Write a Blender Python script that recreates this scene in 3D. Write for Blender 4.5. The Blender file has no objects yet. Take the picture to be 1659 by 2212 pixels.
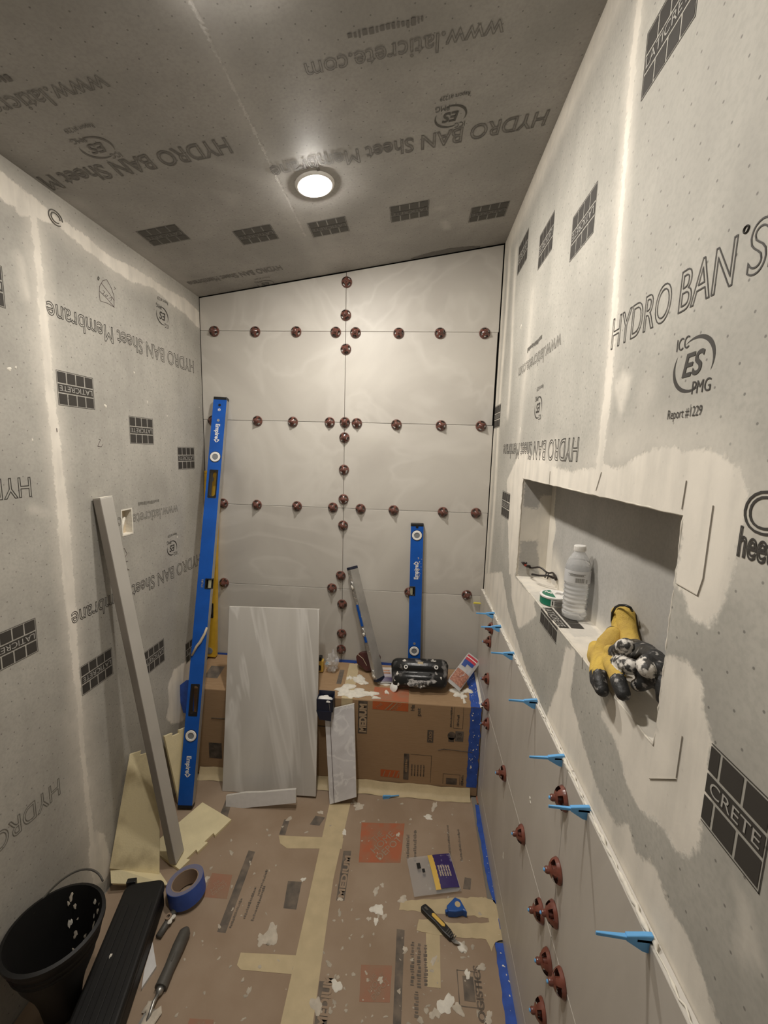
import bpy, bmesh, math, random
import numpy as np
from mathutils import Vector, Matrix
random.seed(7)
rng = np.random.default_rng(7)
S = bpy.context.scene
COL = S.collection
PI = math.pi

# ---------------------------------------------------------------- camera
IW, IH = 1659, 2212
FPX, PITCH, YAW, ROLL = 901.1349, 0.141, -0.0737, 0.0266
HC = 1.3575

def cam_axes(p, y, r):
    cp, sp, cy, sy, cr, sr = math.cos(p), math.sin(p), math.cos(y), math.sin(y), math.cos(r), math.sin(r)
    f = np.array([sy * cp, cy * cp, -sp])
    x = np.array([cy, -sy, 0.0])
    u = np.cross(x, f)
    return cr * x + sr * u, -sr * x + cr * u, f

CR_, CU_, CF_ = cam_axes(PITCH, YAW, ROLL)
cam_d = bpy.data.cameras.new('camera')
cam = bpy.data.objects.new('camera', cam_d)
COL.objects.link(cam)
cam_d.sensor_fit = 'HORIZONTAL'
cam_d.sensor_width = 36
cam_d.lens = FPX / IW * 36
cam_d.clip_start = 0.02
cm = Matrix.Identity(4)
for i in range(3):
    cm[i][0], cm[i][1], cm[i][2] = CR_[i], CU_[i], -CF_[i]
cm[2][3] = HC
cam.matrix_world = cm
S.camera = cam

# ---------------------------------------------------------------- world, exposure
w = bpy.data.worlds.new('world')
S.world = w
w.use_nodes = True
w.node_tree.nodes['Background'].inputs[0].default_value = (1.0, 0.93, 0.84, 1)
w.node_tree.nodes['Background'].inputs[1].default_value = 0.18
S.view_settings.view_transform = 'Standard'
S.view_settings.look = 'None'
S.view_settings.gamma = 1
S.view_settings.use_curve_mapping = False
S.view_settings.exposure = 0.0
LAMP_POWER = 590.0          # emission strength of the ceiling lamp lens
LAMP2_POWER = 520.0          # second lamp behind the viewer
LAMP_COL = (1.0, 0.942, 0.865)

# ---------------------------------------------------------------- room numbers
XL, XR, YB = -0.9025, 0.3044, 1.73
YF = -0.75
ZL, ZR = HC + 0.6043, HC + 0.7951
SLC = (ZR - ZL) / (XR - XL)
def zceil(x): return ZL + (x - XL) * SLC
NY0, NY1, NZ0, NZ1, NXB = 0.494, 1.220, 1.008, 1.296, 0.389     # niche
XT = 0.292                                                      # tile face of right wall
BY, BZ0, BZ1 = 1.52, 0.388, 0.432                               # bench front, height at front / back
C0 = np.array([0, 0, HC])

def ray(px, py): return CF_ + CR_ * ((px - IW / 2) / FPX) - CU_ * ((py - IH / 2) / FPX)
def onp(px, py, P, n):
    d = ray(px, py); n = np.array(n, float)
    return C0 + d * (((np.array(P, float) - C0) @ n) / (d @ n))
def on_back(x, y, Y=YB): return onp(x, y, (0, Y, 0), (0, 1, 0))
def on_right(x, y, X=XR): return onp(x, y, (X, 0, 0), (1, 0, 0))
def on_left(x, y, X=XL): return onp(x, y, (X, 0, 0), (1, 0, 0))
def on_hor(x, y, z=0.004): return onp(x, y, (0, 0, z), (0, 0, 1))
def on_ceil(x, y): return onp(x, y, (XR, 0, ZR), (-SLC, 0, 1))

# ---------------------------------------------------------------- materials
def _nt(name):
    m = bpy.data.materials.new(name); m.use_nodes = True
    n = m.node_tree.nodes; l = m.node_tree.links
    return m, n, l, n['Principled BSDF']

def mat(name, col, rough=0.6, metal=0.0, var=0.0, scale=20.0, bump=0.0, bscale=None, col2=None, lo=0.35, hi=0.65, coat=0.0, trans=0.0, ior=1.45, spec=0.5, alpha=1.0, emit=None, stretch=None, detail=4):
    m, n, l, b = _nt(name)
    b.inputs['Base Color'].default_value = (*col, 1)
    b.inputs['Roughness'].default_value = rough
    b.inputs['Metallic'].default_value = metal
    b.inputs['Coat Weight'].default_value = coat
    b.inputs['Transmission Weight'].default_value = trans
    b.inputs['IOR'].default_value = ior
    b.inputs['Specular IOR Level'].default_value = spec
    b.inputs['Alpha'].default_value = alpha
    if emit:
        b.inputs['Emission Color'].default_value = (*emit[0], 1)
        b.inputs['Emission Strength'].default_value = emit[1]
    tc = n.new('ShaderNodeTexCoord')
    vec = tc.outputs['Object']
    if stretch:
        mp = n.new('ShaderNodeMapping'); mp.inputs['Scale'].default_value = stretch
        l.new(vec, mp.inputs['Vector']); vec = mp.outputs['Vector']
    if var > 0 or col2:
        tx = n.new('ShaderNodeTexNoise'); tx.inputs['Scale'].default_value = scale
        tx.inputs['Detail'].default_value = detail
        l.new(vec, tx.inputs['Vector'])
        rp = n.new('ShaderNodeValToRGB')
        c2 = col2 if col2 else tuple(c * (1 - var) for c in col)
        rp.color_ramp.elements[0].position = lo; rp.color_ramp.elements[0].color = (*c2, 1)
        rp.color_ramp.elements[1].position = hi; rp.color_ramp.elements[1].color = (*col, 1)
        l.new(tx.outputs['Fac'], rp.inputs['Fac'])
        l.new(rp.outputs['Color'], b.inputs['Base Color'])
    if bump > 0:
        t2 = n.new('ShaderNodeTexNoise'); t2.inputs['Scale'].default_value = bscale or scale * 4
        t2.inputs['Detail'].default_value = 3
        l.new(vec, t2.inputs['Vector'])
        bp = n.new('ShaderNodeBump'); bp.inputs['Strength'].default_value = bump
        bp.inputs['Distance'].default_value = 0.002
        l.new(t2.outputs['Fac'], bp.inputs['Height'])
        l.new(bp.outputs['Normal'], b.inputs['Normal'])
    return m

GREY = (0.42, 0.40, 0.355)
CREAM = (0.82, 0.765, 0.675)

def wall_mat(name, grey, cream, rough=0.75, dots=True, plane='YZ', spec=0.4):
    """grey sheet membrane with pin dots; attribute 'mud' (signed metres) and 'soft' give where the joint compound was spread"""
    m, n, l, b = _nt(name)
    b.inputs['Specular IOR Level'].default_value = spec
    tc = n.new('ShaderNodeTexCoord'); obj = tc.outputs['Object']
    def noise(sc, det=4, vec=obj):
        t = n.new('ShaderNodeTexNoise'); t.inputs['Scale'].default_value = sc; t.inputs['Detail'].default_value = det
        l.new(vec, t.inputs['Vector']); return t.outputs['Fac']
    def math_(op, a, c=None, d=None):
        q = n.new('ShaderNodeMath'); q.operation = op
        for i, v in enumerate((a, c, d)):
            if v is None: continue
            if hasattr(v, 'default_value') or hasattr(v, 'links'): l.new(v, q.inputs[i])
            else: q.inputs[i].default_value = v
        return q.outputs[0]
    def mix(fac, c1, c2):
        q = n.new('ShaderNodeMix'); q.data_type = 'RGBA'
        if hasattr(fac, 'links'): l.new(fac, q.inputs[0])
        else: q.inputs[0].default_value = fac
        for i, c in ((6, c1), (7, c2)):
            if hasattr(c, 'links'): l.new(c, q.inputs[i])
            else: q.inputs[i].default_value = (*c, 1)
        return q.outputs[2]
    def sstep(v, a, c):
        q = n.new('ShaderNodeMapRange'); q.interpolation_type = 'SMOOTHSTEP'
        q.inputs['From Min'].default_value = a; q.inputs['From Max'].default_value = c
        l.new(v, q.inputs['Value']); return q.outputs['Result']
    big = noise(5, 3); fine = noise(160, 3)
    base = mix(sstep(big, .3, .7), tuple(c * .84 for c in grey), tuple(c * 1.08 for c in grey))
    mv = n.new('ShaderNodeMapping'); mv.inputs['Scale'].default_value = (22, 22, 3.5); l.new(obj, mv.inputs['Vector'])
    base = mix(math_('MULTIPLY', sstep(noise(1.0, 5, mv.outputs[0]), .45, .75), .28), base, tuple(c * .72 for c in grey))
    base = mix(math_('MULTIPLY', sstep(fine, .35, .75), .30), base, tuple(c * .62 for c in grey))
    if dots:
        mp = n.new('ShaderNodeMapping'); mp.inputs['Scale'].default_value = (29, 29, 29)
        sx = n.new('ShaderNodeSeparateXYZ'); l.new(obj, sx.inputs[0])
        cx = n.new('ShaderNodeCombineXYZ')
        a, c = (('Y', 'Z') if plane == 'YZ' else ('X', 'Y'))
        l.new(sx.outputs[a], cx.inputs[0]); l.new(sx.outputs[c], cx.inputs[1])
        mp.inputs['Rotation'].default_value = (0, 0, .5)
        l.new(cx.outputs[0], mp.inputs['Vector'])
        vo = n.new('ShaderNodeTexVoronoi'); vo.inputs['Scale'].default_value = 1.0
        vo.voronoi_dimensions = '2D'; vo.inputs['Randomness'].default_value = 0.16
        l.new(mp.outputs[0], vo.inputs['Vector'])
        dm = math_('SUBTRACT', 1.0, sstep(vo.outputs['Distance'], .03, .055))
        base = mix(math_('MULTIPLY', dm, .75), base, tuple(c * .3 for c in grey))
    at = n.new('ShaderNodeAttribute'); at.attribute_name = 'mud'
    st = n.new('ShaderNodeAttribute'); st.attribute_name = 'soft'
    nz = math_('SUBTRACT', noise(40, 5), .5); nz2 = math_('SUBTRACT', noise(170, 4), .5)
    d = math_('ADD', at.outputs['Fac'], math_('ADD', math_('MULTIPLY', nz, .014), math_('MULTIPLY', nz2, .014)))
    mk = math_('MULTIPLY', sstep(d, -.004, .005), .95)
    sf = math_('MULTIPLY', st.outputs['Fac'], math_('ADD', .55, math_('MULTIPLY', noise(35, 4), .9)))
    mpz = n.new('ShaderNodeMapping'); mpz.inputs['Scale'].default_value = (40, 30, 6); l.new(obj, mpz.inputs['Vector'])
    drag = noise(1.0, 4, mpz.outputs[0])
    mk = math_('MULTIPLY', mk, math_('ADD', .72, math_('MULTIPLY', sstep(drag, .3, .6), .28)))
    tot = math_('MINIMUM', math_('MAXIMUM', mk, sf), 1.0)
    mid = noise(14, 4)
    cr = mix(sstep(mid, .3, .7), tuple(c * .90 for c in cream), cream)
    l.new(mix(tot, base, cr), b.inputs['Base Color'])
    b.inputs['Roughness'].default_value = rough
    h = math_('ADD', math_('MULTIPLY', tot, 1.0), math_('MULTIPLY', fine, .25))
    bp = n.new('ShaderNodeBump'); bp.inputs['Strength'].default_value = .35; bp.inputs['Distance'].default_value = .0012
    l.new(h, bp.inputs['Height']); l.new(bp.outputs['Normal'], b.inputs['Normal'])
    return m

def tile_mat(name, c1, c2, scale=2.2, rough=0.38, stretch=(1, 1, 1), vein=(.74, .70, .64), vamt=.35):
    m, n, l, b = _nt(name)
    tc = n.new('ShaderNodeTexCoord'); oi = n.new('ShaderNodeObjectInfo')
    mp = n.new('ShaderNodeMapping'); mp.inputs['Scale'].default_value = stretch
    l.new(tc.outputs['Object'], mp.inputs['Vector'])
    ad = n.new('ShaderNodeVectorMath'); ad.operation = 'ADD'
    sc = n.new('ShaderNodeMath'); sc.operation = 'MULTIPLY'; sc.inputs[1].default_value = 17.0
    l.new(oi.outputs['Random'], sc.inputs[0])
    l.new(mp.outputs[0], ad.inputs[0]); l.new(sc.outputs[0], ad.inputs[1])
    t = n.new('ShaderNodeTexNoise'); t.inputs['Scale'].default_value = scale; t.inputs['Detail'].default_value = 6
    t.inputs['Distortion'].default_value = 1.2
    l.new(ad.outputs[0], t.inputs['Vector'])
    r = n.new('ShaderNodeValToRGB'); r.color_ramp.elements[0].position = .32; r.color_ramp.elements[1].position = .68
    r.color_ramp.elements[0].color = (*c1, 1); r.color_ramp.elements[1].color = (*c2, 1)
    l.new(t.outputs['Fac'], r.inputs['Fac'])
    t2 = n.new('ShaderNodeTexNoise'); t2.inputs['Scale'].default_value = scale * .8; t2.inputs['Detail'].default_value = 3
    t2.inputs['Distortion'].default_value = 2.0
    l.new(ad.outputs[0], t2.inputs['Vector'])
    r2 = n.new('ShaderNodeValToRGB')
    for p, v in ((.46, 0), (.505, 1), (.56, 0)):
        e = r2.color_ramp.elements.new(p); e.color = (v, v, v, 1)
    r2.color_ramp.elements[0].color = (0, 0, 0, 1); r2.color_ramp.elements[-1].color = (0, 0, 0, 1)
    l.new(t2.outputs['Fac'], r2.inputs['Fac'])
    mm = n.new('ShaderNodeMath'); mm.operation = 'MULTIPLY'; mm.inputs[1].default_value = vamt
    l.new(r2.outputs['Color'], mm.inputs[0])
    mx = n.new('ShaderNodeMix'); mx.data_type = 'RGBA'
    l.new(mm.outputs[0], mx.inputs[0]); l.new(r.outputs['Color'], mx.inputs[6]); mx.inputs[7].default_value = (*vein, 1)
    l.new(mx.outputs[2], b.inputs['Base Color'])
    b.inputs['Roughness'].default_value = rough
    return m

M = dict(
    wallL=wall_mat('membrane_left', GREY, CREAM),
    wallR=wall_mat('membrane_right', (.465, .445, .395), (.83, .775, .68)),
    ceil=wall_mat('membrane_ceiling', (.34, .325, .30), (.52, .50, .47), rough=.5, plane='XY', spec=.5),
    niche=wall_mat('niche_board', (.46, .445, .415), (.78, .73, .64), dots=False),
    tileB=tile_mat('porcelain_back', (.465, .435, .39), (.56, .53, .475), vein=(.65, .62, .565), rough=.5),
    tileR=tile_mat('porcelain_right', (.47, .435, .385), (.56, .525, .47), scale=1.6, stretch=(1, 3, 1), vein=(.58, .54, .48), vamt=.25, rough=.45),
    tileE=mat('tile_edge', (.62, .59, .54), .7),
    tileLoose=tile_mat('porcelain_loose', (.50, .475, .435), (.62, .595, .55), scale=2.2, stretch=(2.2, .35, 1), vein=(.80, .78, .74), vamt=.6),
    tileWhite=mat('white_tile', (.70, .68, .66), .6, var=.06, scale=60),
    tileMarble=tile_mat('porcelain_marble', (.58, .565, .57), (.70, .69, .70), scale=9, vein=(.85, .84, .83), vamt=.6),
    print_=mat('print_ink', (.045, .04, .034), .7),
    print2=mat('print_ink_faded', (.16, .15, .13), .8),
    printC=mat('ceiling_ink', (.085, .08, .07), .7),
    printC2=mat('ceiling_ink_faded', (.16, .15, .137), .7),
    plight=mat('print_gap', (.40, .385, .35), .7),
    plightC=mat('ceiling_print_gap', (.22, .21, .195), .7),
    sheetedge=mat('sheet_edge', (.40, .365, .31), .8),
    pencil=mat('pencil', (.12, .09, .085), .8),
    mortar=mat('mortar', (.80, .755, .66), .85, var=.12, scale=80, bump=.6, bscale=150),
    mortarF=mat('mortar_flecks', (.50, .435, .345), .85, var=.25, scale=60),
    mortarD=mat('mortar_trodden', (.60, .53, .43), .85, var=.18, scale=60, bump=.3),
    dark=mat('dark_gap', (.02, .018, .015), .9),
    sub=mat('subfloor', (.25, .23, .2), .9, var=.2, scale=6),
    card=mat('cardboard', (.30, .20, .12), .8, col2=(.27, .175, .10), scale=7, bump=.15, bscale=90),
    cardL=mat('carton_bare', (.42, .31, .20), .8),
    cardB=mat('cardboard_bench', (.36, .235, .13), .8, col2=(.32, .205, .11), scale=5, bump=.12, stretch=(6, 6, 200), bscale=6),
    cardP=mat('cardboard_worn', (.35, .262, .185), .8, col2=(.29, .207, .138), scale=6, bump=.15, bscale=90),
    cink=mat('carton_ink', (.055, .045, .035), .8, col2=(.13, .10, .075), scale=40),
    cinkF=mat('carton_ink_worn', (.10, .085, .07), .8, col2=(.19, .15, .115), scale=30),
    cor=mat('carton_orange', (.50, .115, .028), .75, col2=(.42, .10, .03), scale=30),
    corF=mat('carton_orange_worn', (.40, .125, .06), .8, col2=(.33, .15, .085), scale=25, lo=.4, hi=.6),
    corFF=mat('carton_orange_faded', (.33, .16, .10), .8, col2=(.30, .18, .115), scale=25),
    mask=mat('masking_tape', (.56, .45, .27), .6, var=.12, scale=25, bump=.25, bscale=120),
    blue_t=mat('painter_tape', (.035, .10, .44), .6, var=.25, scale=40, bump=.2, bscale=90),
    blue_l=mat('level_blue', (.008, .10, .47), .38, var=.18, scale=14),
    blue_w=mat('wedge_blue', (.15, .43, .80), .4),
    blue_d=mat('tool_blue', (.02, .09, .33), .35),
    alu=mat('aluminium', (.56, .545, .52), .42, metal=.75, var=.2, scale=18),
    plankm=mat('straightedge_grey', (.50, .475, .43), .55, metal=.15, var=.1, scale=5),
    plank_shade=mat('straightedge_shaded_side', (.30, .27, .235), .55, metal=.1, var=.15, scale=8),  # darker copy of the straightedge grey, shade painted into the side faces
    yel=mat('level_yellow', (.70, .42, .035), .45, var=.15, scale=30),
    blk=mat('black_plastic', (.016, .016, .016), .38, var=.3, scale=18),
    blkm=mat('black_rubber', (.0075, .007, .0065), .55, var=.3, scale=10, bump=.1),
    blkd=mat('black_smeared', (.018, .018, .018), .3, col2=(.018, .018, .018)),
    white=mat('white_plastic', (.82, .80, .76), .4),
    glassg=mat('vial_lens', (.22, .23, .24), .12, coat=.5),
    vial=mat('vial_liquid', (.34, .33, .22), .15, coat=.6),
    dome=mat('cap_plastic', (.155, .058, .043), .22, var=.25, scale=60, coat=.6),
    domeR=mat('cap_plastic_red', (.205, .064, .042), .25, var=.3, scale=60, coat=.4),
    foam=mat('foam_cream', (.80, .70, .44), .85, var=.12, scale=12, bump=.25, bscale=200),
    foamS=mat('foam_stained', (.80, .69, .43), .85, col2=(.46, .37, .21), scale=9, lo=.30, hi=.50, bump=.25, bscale=200),
    paper=mat('paper_core', (.30, .215, .15), .8),
    steel=mat('steel', (.50, .49, .46), .35, metal=.8, var=.3, scale=40),
    greyp=mat('grey_plastic', (.095, .088, .075), .5, var=.2, scale=40),
    navy=mat('navy', (.014, .018, .038), .45),
    purple=mat('pouch_print', (.045, .03, .13), .25, col2=(.25, .22, .32), scale=40, lo=.3, hi=.4, coat=.4),
    pouchy=mat('pouch_yellow', (.72, .47, .10), .4),
    glove_y=mat('glove_yellow', (.62, .43, .085), .9, col2=(.46, .31, .075), scale=35, bump=.5, bscale=500),
    glove_b=mat('glove_coating', (.026, .026, .026), .5, col2=(.30, .285, .265), scale=95, lo=.33, hi=.42, bump=.5, bscale=220),
    glove_w=mat('glove_caked', (.05, .047, .043), .6, col2=(.70, .66, .60), scale=110, lo=.45, hi=.56, bump=.6, bscale=220),
    can_g=mat('can_green', (.01, .17, .095), .35),
    frame=mat('glasses_frame', (.022, .016, .014), .3),
    redp=mat('red_plastic', (.50, .055, .03), .4),
    maroon=mat('maroon', (.085, .022, .017), .35, var=.35, scale=30, coat=.3),
    copper=mat('spacer_clay', (.52, .27, .17), .5, var=.35, scale=90, bump=.6, bscale=160),
    box_r=mat('label_red', (.50, .05, .07), .4),
    box_b=mat('label_blue', (.03, .07, .28), .4),
    beige=mat('beige', (.60, .50, .36), .7),
)
def clear(name, col, rough, alpha_mix=.35, ior=1.4):
    """thin clear film: mostly see-through with a glossy sheen"""
    m, n, l, b = _nt(name)
    tr = n.new('ShaderNodeBsdfTransparent'); tr.inputs[0].default_value = (*col, 1)
    b.inputs['Base Color'].default_value = (.8, .8, .8, 1); b.inputs['Roughness'].default_value = rough
    mx = n.new('ShaderNodeMixShader'); mx.inputs[0].default_value = alpha_mix
    l.new(tr.outputs[0], mx.inputs[1]); l.new(b.outputs[0], mx.inputs[2])
    l.new(mx.outputs[0], n['Material Output'].inputs[0])
    return m
M['film'] = clear('clear_film', (.93, .92, .90), .12, .20)
M['filmw'] = clear('clear_film_milky', (.95, .93, .90), .2, .45)
M['lens'] = clear('spectacle_lens', (.92, .92, .92), .05, .12)
M['bottle'] = clear('bottle_plastic', (.95, .96, .97), .08, .34)
M['water'] = mat('water', (.97, .98, .99), .0, trans=1.0, ior=1.12)
M['labelf'] = clear('bottle_label', (.9, .9, .9), .35, .62)

# ---------------------------------------------------------------- mesh builder
class MB:
    def __init__(self): self.v = []; self.f = []; self.m = []
    def add(self, vs, fs, mi=0, T=None):
        o = len(self.v)
        for p in vs:
            p = Vector(p)
            self.v.append(tuple(T @ p) if T is not None else tuple(p))
        for f in fs:
            self.f.append(tuple(i + o for i in f)); self.m.append(mi)
        return self
    def box(self, c, s, T=None, mi=0, mis=None):
        x, y, z = (s[0] / 2, s[1] / 2, s[2] / 2); cx, cy, cz = c
        vs = [(cx + a * x, cy + b * y, cz + d * z) for a, b, d in ((-1, -1, -1), (1, -1, -1), (1, 1, -1), (-1, 1, -1), (-1, -1, 1), (1, -1, 1), (1, 1, 1), (-1, 1, 1))]
        fs = [(0, 3, 2, 1), (4, 5, 6, 7), (0, 1, 5, 4), (2, 3, 7, 6), (1, 2, 6, 5), (3, 0, 4, 7)]   # -z +z -y +y +x -x
        if mis is None: mis = [mi] * 6
        o = len(self.v)
        for p in vs: self.v.append(tuple(T @ Vector(p)) if T is not None else p)
        for f, q in zip(fs, mis): self.f.append(tuple(i + o for i in f)); self.m.append(q)
        return self
    def prism(self, poly, z0, z1, T=None, mi=0, mside=None):
        n = len(poly)
        vs = [(p[0], p[1], z0) for p in poly] + [(p[0], p[1], z1) for p in poly]
        o = len(self.v)
        for p in vs: self.v.append(tuple(T @ Vector(p)) if T is not None else tuple(p))
        self.f.append(tuple(o + i for i in range(n - 1, -1, -1))); self.m.append(mi)
        self.f.append(tuple(o + n + i for i in range(n))); self.m.append(mi)
        for i in range(n):
            j = (i + 1) % n
            self.f.append((o + i, o + j, o + n + j, o + n + i)); self.m.append(mi if mside is None else mside)
        return self
    def lathe(self, prof, n=24, T=None, mi=0, skip=None, cap=True):
        vs = []; fs = []
        for r, z in prof:
            for k in range(n): vs.append((r * math.cos(2 * PI * k / n), r * math.sin(2 * PI * k / n), z))
        for i in range(len(prof) - 1):
            for k in range(n):
                if skip and skip(i, k): continue
                k2 = (k + 1) % n
                fs.append((i * n + k, i * n + k2, (i + 1) * n + k2, (i + 1) * n + k))
        if cap:
            if prof[0][0] > 1e-6: fs.append(tuple(range(n - 1, -1, -1)))
            if prof[-1][0] > 1e-6: fs.append(tuple((len(prof) - 1) * n + k for k in range(n)))
        return self.add(vs, fs, mi, T)
    def tube(self, pts, r, n=8, T=None, mi=0):
        pts = [Vector(p) for p in pts]
        rs = r if isinstance(r, (list, tuple)) else [r] * len(pts)
        vs = []; up = None
        for i, p in enumerate(pts):
            d = (pts[min(i + 1, len(pts) - 1)] - pts[max(i - 1, 0)]).normalized()
            if up is None:
                up = Vector((0, 0, 1)) if abs(d.z) < .9 else Vector((1, 0, 0))
            a = d.cross(up).normalized(); b_ = a.cross(d).normalized(); up = b_
            for k in range(n):
                t = 2 * PI * k / n
                vs.append(p + a * (rs[i] * math.cos(t)) + b_ * (rs[i] * math.sin(t)))
        fs = []
        for i in range(len(pts) - 1):
            for k in range(n):
                k2 = (k + 1) % n
                fs.append((i * n + k, i * n + k2, (i + 1) * n + k2, (i + 1) * n + k))
        fs.append(tuple(range(n - 1, -1, -1))); fs.append(tuple((len(pts) - 1) * n + k for k in range(n)))
        return self.add(vs, fs, mi, T)
    def strip(self, poly, thick, org, u, v, nrm, mi=0):
        """flat sheet: polygon of (a, b) in the frame org,u,v raised by thick along nrm"""
        T = frame(org, u, v, nrm)
        return self.prism(poly, 0, thick, T, mi)
    def build(self, name, mats, parent=None, smooth=False, bevel=0, bseg=2, auto=None):
        me = bpy.data.meshes.new(name)
        me.from_pydata(self.v, [], self.f)
        for q in (mats if isinstance(mats, (list, tuple)) else [mats]): me.materials.append(q)
        me.polygons.foreach_set('material_index', self.m)
        bm = bmesh.new(); bm.from_mesh(me); bmesh.ops.recalc_face_normals(bm, faces=bm.faces); bm.to_mesh(me); bm.free()
        if smooth: me.polygons.foreach_set('use_smooth', [True] * len(me.polygons))
        me.update()
        o = bpy.data.objects.new(name, me); COL.objects.link(o)
        if parent is not None: o.parent = parent
        if bevel:
            bv = o.modifiers.new('bevel', 'BEVEL'); bv.width = bevel; bv.segments = bseg; bv.limit_method = 'ANGLE'
        if auto is not None and smooth:
            me.set_sharp_from_angle(angle=auto)
        return o

def frame(org, u, v, n):
    T = Matrix.Identity(4)
    for i in range(3):
        T[i][0], T[i][1], T[i][2], T[i][3] = u[i], v[i], n[i], org[i]
    return T
def thing(name, label, cat, T=None, group=None):
    o = bpy.data.objects.new(name, None); COL.objects.link(o); o.empty_display_size = .02
    if T is not None:
        if not isinstance(T, Matrix): T = Matrix.Translation(Vector(T))
        o.matrix_world = T
    tag(o, label, cat, group); return o
def tag(o, label=None, cat=None, group=None, kind=None):
    if label: o['label'] = label
    if cat: o['category'] = cat
    if group: o['group'] = group
    if kind: o['kind'] = kind
    return o
def copy_tree(o, T):
    c = o.copy(); COL.objects.link(c); c.matrix_world = T
    for ch in list(o.children):
        d = ch.copy(); COL.objects.link(d); d.parent = c; d.matrix_parent_inverse = ch.matrix_parent_inverse
    return c
def nrm(a): a = np.array(a, float); return a / np.linalg.norm(a)
def basis(z, xhint):
    z = nrm(z); x = np.array(xhint, float); x = nrm(x - z * (x @ z)); y = np.cross(z, x); return x, y, z

# ---------------------------------------------------------------- lettering and print
_tc = {}
def text2d(txt, outline=False, bold=0.0, shear=0.0, thick=.022):
    key = (txt, outline, bold, shear, thick)
    if key in _tc: return _tc[key]
    cu = bpy.data.curves.new('t', 'FONT'); cu.body = txt; cu.size = 1; cu.resolution_u = 5; cu.shear = shear
    cu.offset = bold
    if outline:
        cu.fill_mode = 'NONE'; cu.bevel_depth = thick; cu.bevel_resolution = 0
    ob = bpy.data.objects.new('t', cu); COL.objects.link(ob)
    me = bpy.data.meshes.new_from_object(ob.evaluated_get(bpy.context.evaluated_depsgraph_get()))
    vs = np.array([v.co[:] for v in me.vertices]); fs = [tuple(p.vertices) for p in me.polygons]
    bpy.data.objects.remove(ob); bpy.data.curves.remove(cu); bpy.data.meshes.remove(me)
    vs[:, 0] -= vs[:, 0].min()
    wid = vs[:, 0].max()
    _tc[key] = (vs, fs, wid); return _tc[key]
CAP = None
def capH():
    global CAP
    if CAP is None: CAP = float(text2d('H')[0][:, 1].max())
    return CAP
def put_text(mb, txt, org, u, v, length=None, cap=None, off=.0006, mi=0, zs=.001, **kw):
    """writes txt from org along unit u with letter tops along unit v; length and cap height in metres"""
    vs, fs, wid = text2d(txt, **kw)
    sy = cap / capH(); sx = (length / wid) if length else sy
    u = np.array(u, float); v = np.array(v, float); n = np.cross(u, v)
    P = np.array(org) + np.outer(vs[:, 0] * sx, u) + np.outer(vs[:, 1] * sy, v) + np.outer(off + vs[:, 2] * zs, n)
    mb.add([tuple(p) for p in P], fs, mi)
def quad2(mb, T, x0, y0, x1, y1, z=.0005, mi=0):
    mb.add([(x0, y0, z), (x1, y0, z), (x1, y1, z), (x0, y1, z)], [(0, 1, 2, 3)], mi, T)
LW, LH = .120, .086
def logo(org, u, v, parent, inks, cut=0.0):
    """block of eight dark squares round a dark band with light lettering; org is its own lower-left corner"""
    mb = MB(); T = frame(org, u, v, np.cross(u, v)); e = .003; t = .0011
    for a in ((cut, 0, LW, t), (cut, LH - t, LW, LH), (0, 0, t, LH), (LW - t, 0, LW, LH)):
        if a[2] > cut: quad2(mb, T, *a)
    sw = (LW - 2 * e - 3 * .0035) / 4; sh = .0265
    for k in range(4):
        x = e + k * (sw + .0035)
        if x + sw < cut: continue
        quad2(mb, T, max(x, cut), e, x + sw, e + sh); quad2(mb, T, max(x, cut), LH - e - sh, x + sw, LH - e)
    quad2(mb, T, max(e, cut), e + sh + .0032, LW - e, LH - e - sh - .0032)
    cap = .0135
    P = np.array(org) + np.array(u) * .0065 + np.array(v) * (LH / 2 - cap / 2)
    if cut: put_text(mb, 'CRETE', P + np.array(u) * .046, u, v, length=LW - .059, cap=cap, off=.0010, mi=1)
    else: put_text(mb, 'LATICRETE', P, u, v, length=LW - .013, cap=cap, off=.0010, mi=1, bold=.0)
    return mb.build('printed_block', inks, parent)
def emblem(org, u, v, s, parent, ink, bold=0.0):
    """approval mark: ICC, two crescents round ES, PMG, report number; org lower-left, s = width"""
    mb = MB(); T = frame(org, u, v, np.cross(u, v))
    def cres(a0, a1, cx, cy, rx, ry, th):
        n = 18; vs = []; fs = []
        for i in range(n + 1):
            a = a0 + (a1 - a0) * i / n; tt = th * math.sin(PI * i / n) + .004
            for q in (1 + tt / 2, 1 - tt / 2): vs.append(((cx + rx * q * math.cos(a)) * s, (cy + ry * q * math.sin(a)) * s, .0003))
        for i in range(n): fs.append((2 * i, 2 * i + 2, 2 * i + 3, 2 * i + 1))
        mb.add(vs, fs, 0, T)
    cres(math.radians(-25), math.radians(120), .50, .86, .47, .40, .16)
    cres(math.radians(150), math.radians(300), .50, .86, .47, .40, .16)
    def w_(t, x, y, L, c, **k):
        put_text(mb, t, np.array(org) + np.array(u) * x * s + np.array(v) * y * s, u, v, length=L * s, cap=c * s, off=.0006, **k)
    w_('ES', .26, .70, .50, .34, shear=.22, bold=.02)
    w_('ICC', .03, 1.15, .32, .19, bold=bold)
    w_('PMG', .56, .40, .42, .19, bold=bold)
    w_('Report #1229', .0, .06, .86, .15, bold=bold)
    return mb.build('printed_emblem', ink, parent)
def lines_print(mb, org, u, v, length, h, n=14, mi=0):
    """row of tiny print too small to read"""
    T = frame(org, u, v, np.cross(u, v)); x = 0
    r = random.Random(int(abs(org[1]) * 9999))
    while x < length:
        ww = r.uniform(.4, 1.3) * h * .45
        quad2(mb, T, x, h * r.uniform(0, .2), min(x + ww, length), h * r.uniform(.6, 1), mi=mi); x += ww + h * .22

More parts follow.
